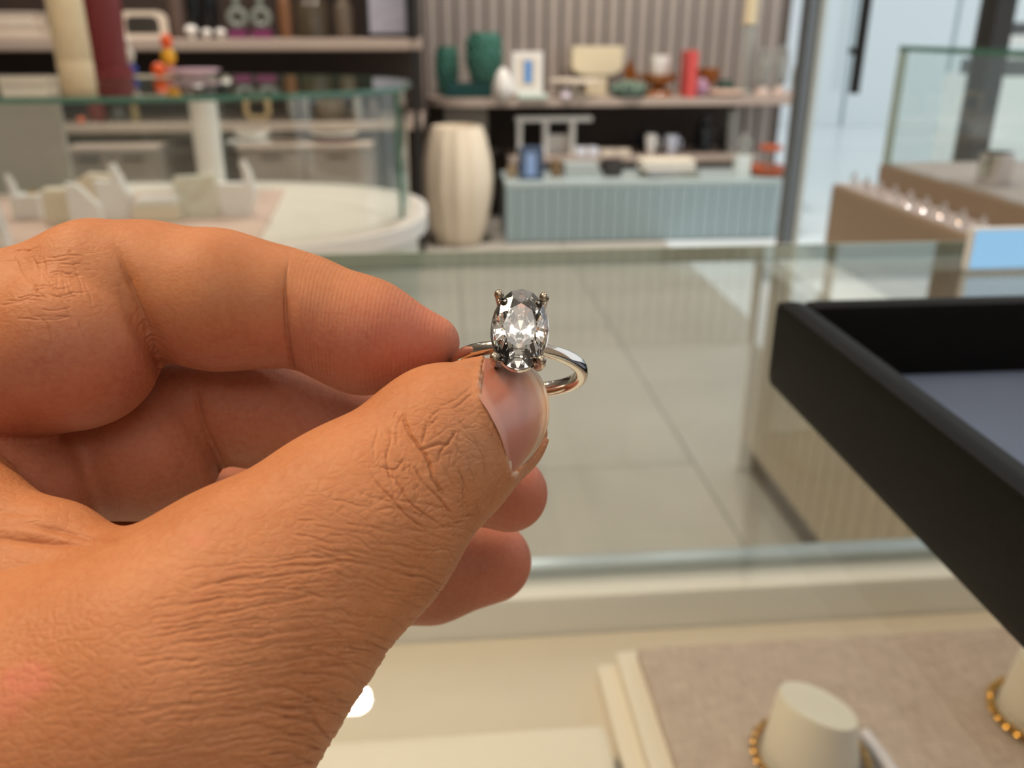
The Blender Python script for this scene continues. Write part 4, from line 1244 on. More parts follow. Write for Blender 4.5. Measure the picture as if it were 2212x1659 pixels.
MB().box((xc - hw * 0.5, by - 0.032, TB + h * 0.12), (xc + hw * 0.35, by - 0.0302, BZ + h * 0.85)).build('label_panel', mat('sky_print', S(136, 162, 206), rough=0.5), t)
xc, hw, h = span(1094, 1118, 360, by + 0.1, BZ)
tag(MB().lathe((xc, by + 0.1, TB), [(hw, 0), (hw * 1.05, h * 0.5), (hw * 0.9, h)], 18).build('tan_jar', mat('tan_stoneware', S(180, 156, 124), rough=0.6), smooth=True), 'tan stoneware jar left of the gift box', 'jar')
xc, hw, h = span(1194, 1216, 346, by + 0.08, BZ)
tag(MB().box((xc - hw, by + 0.05, TB), (xc + hw, by + 0.11, BZ + h), bev=0.004).build('wood_block', mat('walnut_block', S(124, 98, 68), rough=0.6)), 'upright walnut block right of the gift box', 'ornament')
xc, hw, h = span(1222, 1296, 350, by + 0.10, BZ)
tag(MB().box((xc - hw, by + 0.03, TB), (xc + hw, by + 0.16, BZ + h), bev=0.004).build('grey_box', mat('pale_grey_card', S(172, 178, 176), rough=0.6)), 'pale grey box at the middle left of the fluted counter', 'box')
xc, hw, h = span(1306, 1356, 345, by + 0.08, BZ)
tag(MB().lathe((xc, by + 0.08, TB), [(hw * 0.8, 0), (hw, h * 0.4), (hw * 0.95, h), (hw * 0.85, h), (hw * 0.8, h * 0.2)], 24).build('dark_pot', mat('graphite_pot', S(64, 58, 56), rough=0.5), smooth=True), 'graphite round pot on the fluted counter', 'pot')
z = TB
for i, (a, b_, y0, y1, mt, lab) in enumerate(((1402, 1528, 386, 378, mat('green_cloth', S(96, 102, 62), rough=0.7), 'bottom book, green-spined, of the stack on the fluted counter'),
                                           (1408, 1524, 378, 370, mat('steel_blue_cloth', S(120, 130, 150), rough=0.6), 'steel blue book in the stack on the fluted counter'),
                                           (1398, 1516, 370, 352, mat('ivory_cloth', S(228, 218, 196), rough=0.6), 'thick ivory book on top of the stack'))):
    xc, hw, _ = span(a, b_, 360, by, BZ)
    hh = (y0 - y1) * 5.1 / FPX
    bk = thing('book', lab, 'book', (xc, by, z), 'books stacked on the fluted counter')
    rz = (-0.10, 0.06, 0.0)[i]
    MB().box((xc - hw, by - 0.04, z), (xc + hw, by + 0.15, z + hh * 0.16), rz).build('cover', mt, bk)
    MB().box((xc - hw * 0.96, by - 0.033, z + hh * 0.16), (xc + hw * 0.96, by + 0.145, z + hh * 0.84), rz, pivot=(xc, by + 0.055, 0)).build('pages', WHC, bk)
    MB().box((xc - hw, by - 0.04, z + hh * 0.84), (xc + hw, by + 0.15, z + hh), rz).build('cover', mt, bk)
    z += hh + 0.0004
# glass and orange cake stand at the right end
xc, hw, h = span(1606, 1642, 286, by + 0.02, BZ)
t = thing('glass_knot', 'clear glass knot ornament on a white block at the right end of the fluted counter', 'ornament', (xc, by, BZ))
MB().box((xc - hw, by - 0.03, TB), (xc + hw * 0.7, by + 0.05, BZ + h * 0.48), bev=0.006).build('block', mat('translucent_white', S(214, 220, 216), rough=0.3), t)
for k, (dx, dz, s) in enumerate(((-0.2, 0.72, 1.0), (0.35, 0.62, 0.9))):
    pts = [(xc + hw * (dx + 0.4 * s * math.cos(a_)), by + 0.01 * k, BZ + h * (dz + 0.22 * s * math.sin(a_))) for a_ in [2 * math.pi * q / 16 for q in range(16)]]
    MB().tube(pts, hw * 0.2, 8, closed=True).build('loop', FRG, t, smooth=True)
xc, hw, h = span(1662, 1778, 316, by + 0.02, BZ)
xe = bx1 - 0.02
t = thing('orange_cake_stand', 'two-tier orange glass cake stand at the right end of the fluted counter', 'cake stand', (xe, by + 0.05, BZ))
ORG = mat('orange_glass', S(214, 104, 58), rough=0.15, trans=0.25, var=0.08)
hw = 0.125
MB().lathe((xe, by + 0.05, TB), [(hw * 0.5, 0), (hw * 0.9, h * 0.08), (hw, h * 0.2), (hw * 1.0, h * 0.28), (hw * 0.9, h * 0.26), (0.02, h * 0.2)], 32, flute=16, fdepth=0.03).build('lower_plate', ORG, t, smooth=True)
MB().lathe((xe, by + 0.05, TB), [(0.012, h * 0.2), (0.012, h * 0.8)], 12).build('stem', FRG, t, smooth=True)
MB().lathe((xe, by + 0.05, TB), [(0.02, h * 0.8), (hw * 0.5, h * 0.85), (hw * 0.55, h), (hw * 0.48, h), (0.02, h * 0.86)], 28, flute=14, fdepth=0.03).build('upper_plate', ORG, t, smooth=True)
# tall ivory barrel vase on the floor
p = at_z(982, 520, 0.0)
vy = 4.95
xc, hw, h = span(905, 1062, 272, vy, 0.0)
t = thing('barrel_vase', 'large ivory faceted barrel vase on the floor beside the fluted counter', 'vase', (xc, vy, 0.0))
prof = [(0.62, 0), (0.66, 0.01), (0.86, 0.2), (0.98, 0.42), (1.0, 0.55), (0.95, 0.72), (0.82, 0.9), (0.70, 1.0), (0.62, 1.0), (0.6, 0.95)]
vm = mat('ivory_pearl_glaze', S(222, 208, 186), rough=0.28, var=0.04, scale=6)
MB().lathe((xc, vy, 0.0005), [(hw * r, h * zz) for r, zz in prof], 72, flute=12, fdepth=0.028).build('body', vm, t, smooth=True)
# ================================================================== the hand
# signed-distance modelling in camera-aligned millimetres (x right, y down, z away)


def mm(px, py, z):
    return np.array([(px - W / 2) / FPX * z, (py - H / 2) / FPX * z, z])


HAND_PARTS = {
    'index_p': dict(k=2.2, seg=[
        [(-420, 850, 130, 11.5), (-120, 752, 118, 9.6), (70, 690, 114.5, 9.0)],
        [(-260, 820, 122, 9.5), (162, 750, 111.2, 10.5)],
    ]),
    'index_m': dict(k=2.2, seg=[
        [(205, 614, 116, 7.5), (320, 616, 116.6, 7.4), (470, 640, 117, 7.5), (590, 662, 117.4, 7.0), (680, 690, 117.6, 6.9)],
        [(215, 615, 114.4, 8.3), (330, 634, 115.6, 8.6), (470, 650, 115.6, 8.75), (565, 660, 116.5, 8.05)],
    ]),
    'index_d': dict(k=2.2, seg=[
        [(672, 682, 117.5, 7.7), (785, 726, 118, 7.45), (932, 741, 119, 3.85)],
    ]),
    'middle_p': dict(k=2.2, seg=[
        [(-330, 1000, 144, 12), (60, 965, 131, 10), (320, 962, 127.5, 10.9)],
    ]),
    'middle_m': dict(k=2.2, seg=[
        [(400, 880, 129.5, 8.6), (560, 884, 131, 8.35), (780, 940, 133, 7.9)],
        [(850, 962, 133, 7.8), (1000, 1025, 134, 7.0), (1100, 1066, 135, 5.9)],
    ]),
    'ring': dict(k=2.2, seg=[
        [(-260, 1190, 160, 12), (200, 1160, 148, 10), (470, 1140, 144, 9.6)],
        [(520, 1125, 146, 8.7), (820, 1238, 148, 8.6), (930, 1236, 148, 8.2), (1060, 1213, 149, 6.9)],
    ]),
    'little': dict(k=2.2, seg=[
        [(-180, 1350, 172, 10.5), (380, 1280, 160, 8.5)],
        [(380, 1280, 160, 7.8), (600, 1300, 160, 7.2), (770, 1325, 160, 6.2)],
    ]),
    'palm': dict(k=8.0, seg=[
        [(-420, 850, 132, 12), (-560, 1300, 128, 15), (-640, 1700, 112, 17)],
        [(-330, 1000, 146, 12), (-500, 1350, 140, 15), (-620, 1750, 118, 17)],
        [(-260, 1190, 161, 12), (-430, 1450, 150, 14), (-600, 1800, 122, 17)],
        [(-180, 1350, 172, 11), (-350, 1560, 158, 13), (-580, 1850, 125, 17)],
        [(-640, 1700, 112, 18), (-860, 1960, 104, 20), (-1080, 2090, 101, 20)],
        [(-620, 1800, 120, 18), (-860, 1960, 112, 20), (-1080, 2060, 108, 20)],
    ]),
    'mound': dict(k=3.0, seg=[
        [(-420, 960, 127, 11.5), (25, 1052, 118.5, 10.8)],
    ]),
    'thumb': dict(k=3.0, seg=[
        [(-640, 1900, 100, 18), (-200, 1720, 94, 18), (170, 1590, 91.5, 17.4), (380, 1488, 92, 16.2), (540, 1330, 95, 13.9),
         (765, 1142, 99, 11.3), (961, 960, 103.5, 8.9), (1046, 914, 111, 7.7), (1085, 888, 118.5, 5.6)],
    ]),
    'web': dict(k=3.0, seg=[
        [(300, 1300, 95, 5.0), (120, 1195, 98.5, 5.2), (-60, 1120, 102, 5.6), (-380, 990, 114, 8.5)],
        [(250, 1330, 95, 6.0), (60, 1290, 98, 7.5), (-200, 1200, 102, 10), (-450, 1150, 116, 12)],
    ]),
}


def round_cone(P, a, b, r1, r2):
    """exact distance to a round cone (vectorised)"""
    ba = b - a
    l2 = float(ba @ ba)
    rr = r1 - r2
    a2 = l2 - rr * rr
    if a2 <= 1e-6:
        return np.sqrt(((P - a) ** 2).sum(-1)) - r1 if r1 > r2 else np.sqrt(((P - b) ** 2).sum(-1)) - r2
    il2 = 1.0 / l2
    pa = P - a
    y = pa @ ba
    z = y - l2
    t = pa * l2 - y[..., None] * ba
    x2 = (t * t).sum(-1)
    y2 = y * y * l2
    z2 = z * z * l2
    k = math.copysign(1, rr) * rr * rr * x2
    d = (np.sqrt(np.maximum(x2 * a2 * il2, 0)) + y * rr) * il2 - r1
    m1 = np.sign(z) * a2 * z2 > k
    m2 = np.sign(y) * a2 * y2 < k
    d = np.where(m2, np.sqrt(np.maximum(x2 + y2, 0)) * il2 - r1, d)
    d = np.where(m1, np.sqrt(np.maximum(x2 + z2, 0)) * il2 - r2, d)
    return d


def smin(a, b, k):
    h = np.maximum(k - np.abs(a - b), 0.0) / k
    return np.minimum(a, b) - h * h * k * 0.25


VOX = 0.6
LO = np.array([-152.0, -28.0, 62.0])
HI = np.array([14.0, 104.0, 190.0])
NG = np.ceil((HI - LO) / VOX).astype(int)
FAR = 6.0


def eval_group(g):
    fld = np.full(NG, FAR, np.float32)
    for chain in g['seg']:
        pts = [(mm(*c[:3]), c[3]) for c in chain]
        if len(pts) == 1:
            pts = pts * 2
        for (a, r1), (b, r2) in zip(pts[:-1], pts[1:]):
            rm = max(r1, r2) + FAR
            lo = np.maximum(np.floor((np.minimum(a, b) - rm - LO) / VOX).astype(int), 0)
            hi = np.minimum(np.ceil((np.maximum(a, b) + rm - LO) / VOX).astype(int), NG)
            if (hi <= lo).any():
                continue
            ax = [LO[i] + VOX * np.arange(lo[i], hi[i]) for i in range(3)]
            P = np.stack(np.meshgrid(*ax, indexing='ij'), -1).astype(np.float32)
            d = round_cone(P, a.astype(np.float32), b.astype(np.float32), r1, r2).astype(np.float32)
            sl = tuple(slice(lo[i], hi[i]) for i in range(3))
            fld[sl] = smin(fld[sl], d, g['k'])
    return fld


fields = {n: eval_group(g) for n, g in HAND_PARTS.items()}
ys = (LO[1] + VOX * np.arange(NG[1]))[None, :, None]
zs = (LO[2] + VOX * np.arange(NG[2]))[None, None, :]
PYG = (ys / zs * FPX + H / 2).astype(np.float32)


def kvar(y_soft, y_sharp, k_soft, k_sharp):
    """blend width: broad over the back of the finger, tight in the flexion crease"""
    t = np.clip((PYG - y_soft) / (y_sharp - y_soft), 0, 1)
    return (k_soft + (k_sharp - k_soft) * t).astype(np.float32)


fields['index'] = smin(smin(fields['index_p'], fields['index_m'], kvar(490, 640, 4.0, 0.9)), fields['index_d'], kvar(530, 610, 3.0, 0.8))
fields['middle'] = smin(fields['middle_p'], fields['middle_m'], kvar(700, 820, 6.0, 1.0))
F = fields['palm']
for n, k in (('mound', 5.0), ('little', 2.0), ('ring', 1.6), ('middle', 1.4), ('index', 1.2)):
    F = smin(F, fields[n], k)
TW = smin(fields['thumb'], fields['web'], 5.0)
BASE = smin(fields['palm'], fields['mound'], 3.0)
gz = smin(F, TW, 1.0)
# thenar merges broadly with the palm away from the finger tips
xs = (LO[0] + VOX * np.arange(NG[0]))[:, None, None]
wgt = np.clip((-52.0 - xs) / 14.0, 0, 1).astype(np.float32)
F = gz * (1 - wgt) + smin(F, TW, 9.0) * wgt
del gz


def surface_nets(F):
    s = F < 0
    nx, ny, nz = F.shape
    cnt = np.zeros((nx - 1, ny - 1, nz - 1), np.int8)
    for dx in (0, 1):
        for dy in (0, 1):
            for dz in (0, 1):
                cnt += s[dx:nx - 1 + dx, dy:ny - 1 + dy, dz:nz - 1 + dz]
    act = (cnt > 0) & (cnt < 8)
    ci = np.argwhere(act)
    idx = np.full(act.shape, -1, np.int32)
    idx[act] = np.arange(len(ci))
    acc = np.zeros((len(ci), 3))
    num = np.zeros(len(ci))
    corners = [(0, 0, 0), (1, 0, 0), (0, 1, 0), (1, 1, 0), (0, 0, 1), (1, 0, 1), (0, 1, 1), (1, 1, 1)]
    for i, c0 in enumerate(corners):
        for c1 in corners[i + 1:]:
            if sum(abs(a - b) for a, b in zip(c0, c1)) != 1:
                continue
            v0 = F[ci[:, 0] + c0[0], ci[:, 1] + c0[1], ci[:, 2] + c0[2]]
            v1 = F[ci[:, 0] + c1[0], ci[:, 1] + c1[1], ci[:, 2] + c1[2]]
            m = (v0 < 0) != (v1 < 0)
            t = np.where(m, v0 / np.where(m, v0 - v1, 1), 0)
            p = np.array(c0) + t[:, None] * (np.array(c1) - np.array(c0))
            acc += np.where(m[:, None], p, 0)
            num += m
    V = ci + acc / num[:, None]
    quads = []
    for ax in range(3):
        u, w = [(1, 2), (2, 0), (0, 1)][ax]
        sh = [slice(None)] * 3
        a = [slice(1, -1)] * 3
        a[ax] = slice(0, -1)
        b = [slice(1, -1)] * 3
        b[ax] = slice(1, None)
        sa, sb = s[tuple(a)], s[tuple(b)]
        e = np.argwhere(sa != sb)
        if not len(e):
            continue
        inside = sa[e[:, 0], e[:, 1], e[:, 2]]
        base = e.copy()
        for q in range(3):
            if q != ax:
                base[:, q] += 1
        def cell(du, dw):
            c = base.copy()
            c[:, u] += du
            c[:, w] += dw
            return idx[c[:, 0], c[:, 1], c[:, 2]]
        q = np.stack([cell(-1, -1), cell(0, -1), cell(0, 0), cell(-1, 0)], 1)
        q[~inside] = q[~inside][:, ::-1]
        quads.append(q)
    return V, np.concatenate(quads)


HV, HQ = surface_nets(F)
HV = HV * VOX + LO
HQ = HQ[(HQ >= 0).all(1)]


def vnormals(V, Q):
    n = np.cross(V[Q[:, 2]] - V[Q[:, 0]], V[Q[:, 3]] - V[Q[:, 1]])
    N = np.zeros_like(V)
    for k in range(Q.shape[1]):
        for c in range(3):
            N[:, c] += np.bincount(Q[:, k], n[:, c], len(V))
    return N / np.maximum(np.linalg.norm(N, axis=1, keepdims=True), 1e-9)


def laplace(V, Q, it, lam=0.5):
    e = np.concatenate([Q[:, [0, 1]], Q[:, [1, 2]], Q[:, [2, 3]], Q[:, [3, 0]]])
    e = np.concatenate([e, e[:, ::-1]])
    deg = np.bincount(e[:, 0], minlength=len(V)).astype(float)
    for i in range(it):
        S = np.stack([np.bincount(e[:, 0], V[e[:, 1], c], len(V)) for c in range(3)], 1) / deg[:, None]
        V = V + (lam if i % 2 == 0 else -lam * 1.04) * (S - V)
    return V


HV = laplace(HV, HQ, 6)


def subdivide(V, Q, mask):
    """split the masked quads in four; border quads stay (tiny cracks closed by shared corners)"""
    nV = len(V)
    sub = mask
    e = np.stack([np.sort(Q[:, [i, (i + 1) % 4]], 1) for i in range(4)], 1)
    key = e[..., 0].astype(np.int64) * nV + e[..., 1]
    used = np.unique(key[sub])
    ea, eb = used // nV, used % nV
    EV = (V[ea] + V[eb]) / 2
    FV = V[Q[sub]].mean(1)
    m = np.searchsorted(used, key)
    m = np.clip(m, 0, len(used) - 1)
    has = used[m] == key
    ei = m + nV
    fi = nV + len(used) + np.arange(sub.sum())
    q = Q[sub]
    es = ei[sub]
    newq = np.concatenate([
        np.stack([q[:, 0], es[:, 0], fi, es[:, 3]], 1), np.stack([es[:, 0], q[:, 1], es[:, 1], fi], 1),
        np.stack([fi, es[:, 1], q[:, 2], es[:, 2]], 1), np.stack([es[:, 3], fi, es[:, 2], q[:, 3]], 1)])
    rest = ~sub
    polys = []
    full = Q[rest & ~has.any(1)]
    for qi in np.where(rest & has.any(1))[0]:
        p = []
        for k in range(4):
            p.append(int(Q[qi, k]))
            if has[qi, k]:
                p.append(int(ei[qi, k]))
        polys.append(tuple(p))
    return np.concatenate([V, EV, FV]), newq, full, polys


def project(V):
    return np.stack([V[:, 0] / V[:, 2] * FPX + W / 2, V[:, 1] / V[:, 2] * FPX + H / 2], 1)


def trilerp(F, V):
    g = np.clip((V - LO) / VOX, 0, np.array(F.shape) - 1.001)
    i = g.astype(int)
    f = g - i
    r = 0
    for dx in (0, 1):
        for dy in (0, 1):
            for dz in (0, 1):
                w = (f[:, 0] if dx else 1 - f[:, 0]) * (f[:, 1] if dy else 1 - f[:, 1]) * (f[:, 2] if dz else 1 - f[:, 2])
                r = r + w * F[i[:, 0] + dx, i[:, 1] + dy, i[:, 2] + dz]
    return r


HN = vnormals(HV, HQ)
front = (HN * HV).sum(1) < 0.15 * np.linalg.norm(HV, axis=1)
pp = project(HV)
inview = front & (pp[:, 0] > -60) & (pp[:, 0] < 1260) & (pp[:, 1] > 430) & (pp[:, 1] < 1720)
HV, newq, fullq, polys = subdivide(HV, HQ, inview[HQ].all(1))
# second, finer pass where the skin shows
HN = vnormals(HV, np.concatenate([newq, fullq]))
pp = project(HV)
fine = ((HN * HV).sum(1) < 0.05 * np.linalg.norm(HV, axis=1)) & (pp[:, 0] > -25) & (pp[:, 0] < 1225) & (pp[:, 1] > 445) & (pp[:, 1] < 1690)
HV, newq2, fullq2, polys2 = subdivide(HV, newq, fine[newq].all(1))
polys = polys + polys2
newq = np.concatenate([newq2, fullq2])
Qall = np.concatenate([newq, fullq])
HN = vnormals(HV, Qall)
pp = project(HV)
facing = -(HN * HV).sum(1) / np.linalg.norm(HV, axis=1)
fthumb = np.minimum(trilerp(fields['thumb'], HV), trilerp(fields['web'], HV))
findex = trilerp(fields['index'], HV)
fmid = trilerp(fields['middle'], HV)
fring = trilerp(fields['ring'], HV)
fmound = trilerp(fields['mound'], HV)
fpalm = trilerp(fields['palm'], HV)
stack = np.stack([fthumb, findex, fmid, fring, fmound, fpalm], 1)
owner = stack.argmin(1)


def seg_dist(P, poly):
    """distance in pixels from points to a polyline, with the run fraction"""
    poly = np.array(poly, float)
    best = np.full(len(P), 1e9)
    tt = np.zeros(len(P))
    n = len(poly) - 1
    for i in range(n):
        a, b = poly[i], poly[i + 1]
        ab = b - a
        t = np.clip(((P - a) @ ab) / (ab @ ab), 0, 1)
        d = np.linalg.norm(P - a - t[:, None] * ab, axis=1)
        m = d < best
        best = np.where(m, d, best)
        tt = np.where(m, (i + t) / n, tt)
    return best, tt


def bez(pts, n=14):
    """smooth a polyline (Catmull-Rom)"""
    p = [np.array(q, float) for q in pts]
    p = [2 * p[0] - p[1]] + p + [2 * p[-1] - p[-2]]
    out = []
    for i in range(1, len(p) - 2):
        for s in range(n):
            t = s / n
            out.append(0.5 * (2 * p[i] + (p[i + 1] - p[i - 1]) * t + (2 * p[i - 1] - 5 * p[i] + 4 * p[i + 1] - p[i + 2]) * t * t
                              + (3 * p[i] - p[i - 1] - 3 * p[i + 1] + p[i + 2]) * t ** 3))
    out.append(p[-2])
    return out


disp = np.zeros(len(HV))
CW = 0.68
# skin lines wander a little
PW = pp + np.stack([0.7 * np.sin(0.11 * pp[:, 0] + 0.15 * pp[:, 1] + 1.3) + 1.8 * np.sin(-0.05 * pp[:, 0] + 0.083 * pp[:, 1]) + 0.35 * np.sin(0.31 * pp[:, 1] - 0.12 * pp[:, 0]),
                    0.7 * np.sin(0.13 * pp[:, 0] - 0.10 * pp[:, 1] + 0.4) + 1.8 * np.sin(0.062 * pp[:, 0] + 0.05 * pp[:, 1] + 2.0) + 0.35 * np.sin(0.29 * pp[:, 0] + 0.14 * pp[:, 1])], 1)
TH, IX, MI, RG, MO, PA = 0, 1, 2, 3, 4, 5
OWNSEL = [np.where((owner == k_) & (facing > -0.1))[0] for k_ in range(6)]


def crease(own, pts, width, depth, taper=True, lip=0.06):
    width = width * CW
    bp_ = np.array(pts, float)
    mg = width * 4 + 12
    sel = OWNSEL[own[0]]
    q_ = pp[sel]
    sel = sel[(q_[:, 0] > bp_[:, 0].min() - mg) & (q_[:, 0] < bp_[:, 0].max() + mg) & (q_[:, 1] > bp_[:, 1].min() - mg) & (q_[:, 1] < bp_[:, 1].max() + mg)]
    if not len(sel):
        return
    d, t = seg_dist(PW[sel], bez(pts, 4))
    m = d < width * 4
    sel, d, t = sel[m], d[m], t[m]
    tp = np.minimum(1, np.minimum(t, 1 - t) / 0.15) if taper else 1.0
    g = np.exp(-(d / width) ** 2) * tp
    disp[sel] = np.minimum(disp[sel], disp[sel]) - depth * g + lip * depth * np.exp(-((d - 2 * width) / width) ** 2) * tp


# flexion creases of the index finger


def fold(own, pts, w1, d1, w2, d2, ramp=0.3):
    """flexion fold: a soft valley with a sharper line in it, fading out over the back of the finger"""
    sel = OWNSEL[own]
    d, t = seg_dist(pp[sel], bez(pts, 8))
    m_ = d < w1 * 3
    sel, d, t = sel[m_], d[m_], t[m_]
    amp = np.clip(t / ramp, 0, 1) ** 1.5
    disp[sel] -= amp * (d1 * np.exp(-(d / w1) ** 2) + d2 * np.exp(-np.abs(d / w2) ** 1.5))


fold(IX, [(246, 500), (258, 560), (280, 622), (307, 690), (332, 745), (352, 790)], 24, 0.75, 5, 0.5, 0.35)
fold(IX, [(628, 535), (620, 590), (616, 650), (618, 720), (628, 785), (632, 800)], 20, 0.40, 3.5, 0.55, 0.4)
fold(MI, [(420, 800), (430, 890), (452, 950), (482, 1014)], 22, 0.5, 5, 0.5, 0.3)
# thumb web folds
def soft_fold(pts, w1, d1, w2, d2):
    sel = OWNSEL[TH]
    d, t = seg_dist(pp[sel], bez(pts, 8))
    m_ = d < w1 * 3
    sel, d, t = sel[m_], d[m_], t[m_]
    amp = np.clip(np.minimum(t, 1 - t) / 0.3, 0, 1)
    disp[sel] -= amp * (d1 * np.exp(-(d / w1) ** 2) + d2 * np.exp(-(d / w2) ** 2))


soft_fold([(-80, 1152), (40, 1163), (130, 1168), (200, 1166), (268, 1166)], 11, 0.45, 3.5, 0.3)
soft_fold([(40, 1128), (120, 1142), (195, 1156), (255, 1168)], 9, 0.3, 3, 0.15)
soft_fold([(-80, 1096), (20, 1106), (120, 1104)], 12, 0.15, 4, 0.05)
soft_fold([(-80, 1252), (20, 1222), (120, 1204), (230, 1186)], 14, 0.28, 4, 0.12)
# knuckle creases on the thumb
K = [
    ([(868, 880), (880, 925), (905, 965), (925, 1000), (937, 1030), (950, 1055), (965, 1080)], 4.5, 0.42),
    ([(905, 972), (935, 965), (962, 960), (972, 955)], 3.5, 0.3),
    ([(985, 930), (972, 950), (955, 975), (943, 1000)], 3.0, 0.22),
    ([(921, 905), (918, 935), (912, 962)], 3.0, 0.24),
    ([(925, 905), (940, 893), (952, 880)], 2.5, 0.16),
    ([(868, 895), (858, 930), (853, 960)], 3.0, 0.22),
    ([(815, 915), (810, 960), (806, 1000)], 3.0, 0.2),
    ([(840, 920), (842, 960), (835, 1000), (845, 1040)], 3.0, 0.2),
    ([(878, 985), (865, 1003), (848, 1012), (812, 1008)], 2.8, 0.2),
    ([(895, 1005), (915, 1040), (945, 1075), (975, 1110)], 3.2, 0.26),
    ([(850, 1030), (880, 1075), (915, 1110), (950, 1130)], 3.2, 0.24),
    ([(800, 1025), (840, 1070), (880, 1115), (925, 1150)], 3.4, 0.24),
    ([(985, 1010), (1000, 1040), (1004, 1075), (1003, 1105)], 2.6, 0.22),
    ([(955, 1000), (970, 1035), (985, 1060)], 2.4, 0.14),
    ([(1000, 935), (1030, 965), (1045, 1000), (1052, 1035)], 2.4, 0.16),
    ([(985, 905), (1015, 935), (1040, 970)], 2.4, 0.14),
    ([(1008, 990), (1020, 1020), (1026, 1050)], 2.2, 0.12),
    ([(925, 1065), (950, 1062), (975, 1050)], 2.4, 0.14),
    ([(900, 1120), (935, 1105), (965, 1090)], 2.4, 0.14),
    ([(940, 1140), (975, 1132), (1005, 1128)], 2.4, 0.14),
    ([(975, 885), (1000, 868), (1025, 850)], 2.4, 0.16),
    ([(940, 880), (985, 862), (1020, 838)], 2.2, 0.1),
]
for pts, w_, d_ in K:
    crease([TH], pts, w_, d_)
rk = random.Random(11)
for i in range(130):
    x = rk.uniform(780, 1035)
    y = rk.uniform(890, 1120)
    if (x - 900) * 0.6 + (1010 - y) * 0.2 > 90 or (x - 800) + (y - 890) < 40:
        continue
    a = rk.choice([rk.gauss(1.05, 0.25), rk.gauss(-0.35, 0.3), rk.gauss(1.9, 0.3)])
    L = rk.uniform(18, 46)
    c_, s_ = math.cos(a), math.sin(a)
    crease([TH], [(x - c_ * L / 2, y - s_ * L / 2), (x + rk.uniform(-4, 4), y + rk.uniform(-4, 4)), (x + c_ * L / 2, y + s_ * L / 2)],
           2.0, rk.uniform(0.05, 0.12))
# long fine wrinkles along the thumb's root
for i in range(120):
    y0 = 1165 + i * 4.6 + rk.uniform(-6, 6)
    x0 = 300 + rk.uniform(-80, 300) + max(0, (1330 - y0)) * 0.9
    L = rk.uniform(150, 430)
    pts = []
    ph = rk.uniform(0, 6)
    for k in range(8):
        u = k / 7
        x = x0 + L * u
        xx = (x - 560) / 400
        pts.append((x, y0 + 40 - 60 * min(xx, 1.2) * (1 if xx > -1 else 0) * (0.9 - 0.5 * max(0, xx)) + 5 * math.sin(ph + 4 * u)
                    + max(0, x - 760) * 0.30))
    crease([TH], pts, rk.uniform(2.4, 3.8), rk.uniform(0.05, 0.12))
# loose folds towards the lower edge
for i in range(22):
    x0 = rk.uniform(470, 720)
    y0 = 1300 + (760 - x0) * 0.9 + rk.uniform(-40, 200)
    L = rk.uniform(110, 230)
    pts = [(x0, y0), (x0 + L * 0.35, y0 + rk.uniform(-4, 10)), (x0 + L * 0.7, y0 + rk.uniform(10, 30)), (x0 + L, y0 + rk.uniform(35, 75))]
    crease([TH], pts, rk.uniform(5.0, 9.0), rk.uniform(0.10, 0.22))
for i in range(120):
    x0 = rk.uniform(620, 980)
    y0 = 1120 + rk.uniform(-40, 330) - (x0 - 640) * 0.1
    L = rk.uniform(50, 150)
    pts = [(x0, y0), (x0 + L * 0.5, y0 + rk.uniform(-2, 16)), (x0 + L, y0 + rk.uniform(8, 36))]
    crease([TH], pts, rk.uniform(2.2, 3.4), rk.uniform(0.04, 0.12))
# fine cross lines over the back of the index finger's knuckle
for i in range(22):
    x0 = rk.uniform(-20, 130); y0 = rk.uniform(540, 690)
    crease([IX], [(x0, y0), (x0 + rk.uniform(20, 45), y0 - rk.uniform(-4, 6)), (x0 + rk.uniform(50, 90), y0 + rk.uniform(-10, 4))], 2.4, 0.09)
for i in range(16):
    x0 = rk.uniform(10, 180); y0 = rk.uniform(530, 700)
    crease([IX], [(x0, y0), (x0 + rk.uniform(6, 16), y0 + rk.uniform(20, 40)), (x0 + rk.uniform(20, 40), y0 + rk.uniform(50, 80))], 2.6, 0.10)
disp = np.maximum(disp, -1.7)

# nail bed: sunk behind the cuticle fold
NAIL_POLY = [(1046, 770), (1036, 822), (1042, 858), (1064, 893), (1088, 940), (1102, 985), (1108, 1022), (1160, 985), (1200, 930), (1210, 860), (1180, 780), (1110, 750)]


def inside_poly(P, poly):
    x, y = P[:, 0], P[:, 1]
    c = np.zeros(len(P), bool)
    n = len(poly)
    for i in range(n):
        (x1, y1), (x2, y2) = poly[i], poly[(i + 1) % n]
        if y1 == y2:
            continue
        m = ((y1 > y) != (y2 > y)) & (x < (x2 - x1) * (y - y1) / (y2 - y1) + x1)
        c ^= m
    return c


fold_line = bez([(1052, 778), (1040, 822), (1043, 858), (1064, 893), (1088, 940), (1102, 985), (1108, 1022)], 8)
tsel = np.where((owner == TH) & (facing > -0.2) & (pp[:, 0] > 960) & (pp[:, 1] > 740) & (pp[:, 1] < 1100))[0]
dn, tn = seg_dist(pp[tsel], fold_line)
ins = inside_poly(pp[tsel], NAIL_POLY)
sd = np.where(ins, dn, -dn)
disp[tsel] += -0.75 * np.clip((sd + 2) / 12, 0, 1) ** 1.5 + 0.22 * np.exp(-((sd + 9) / 9) ** 2)
HV = HV + HN * disp[:, None]


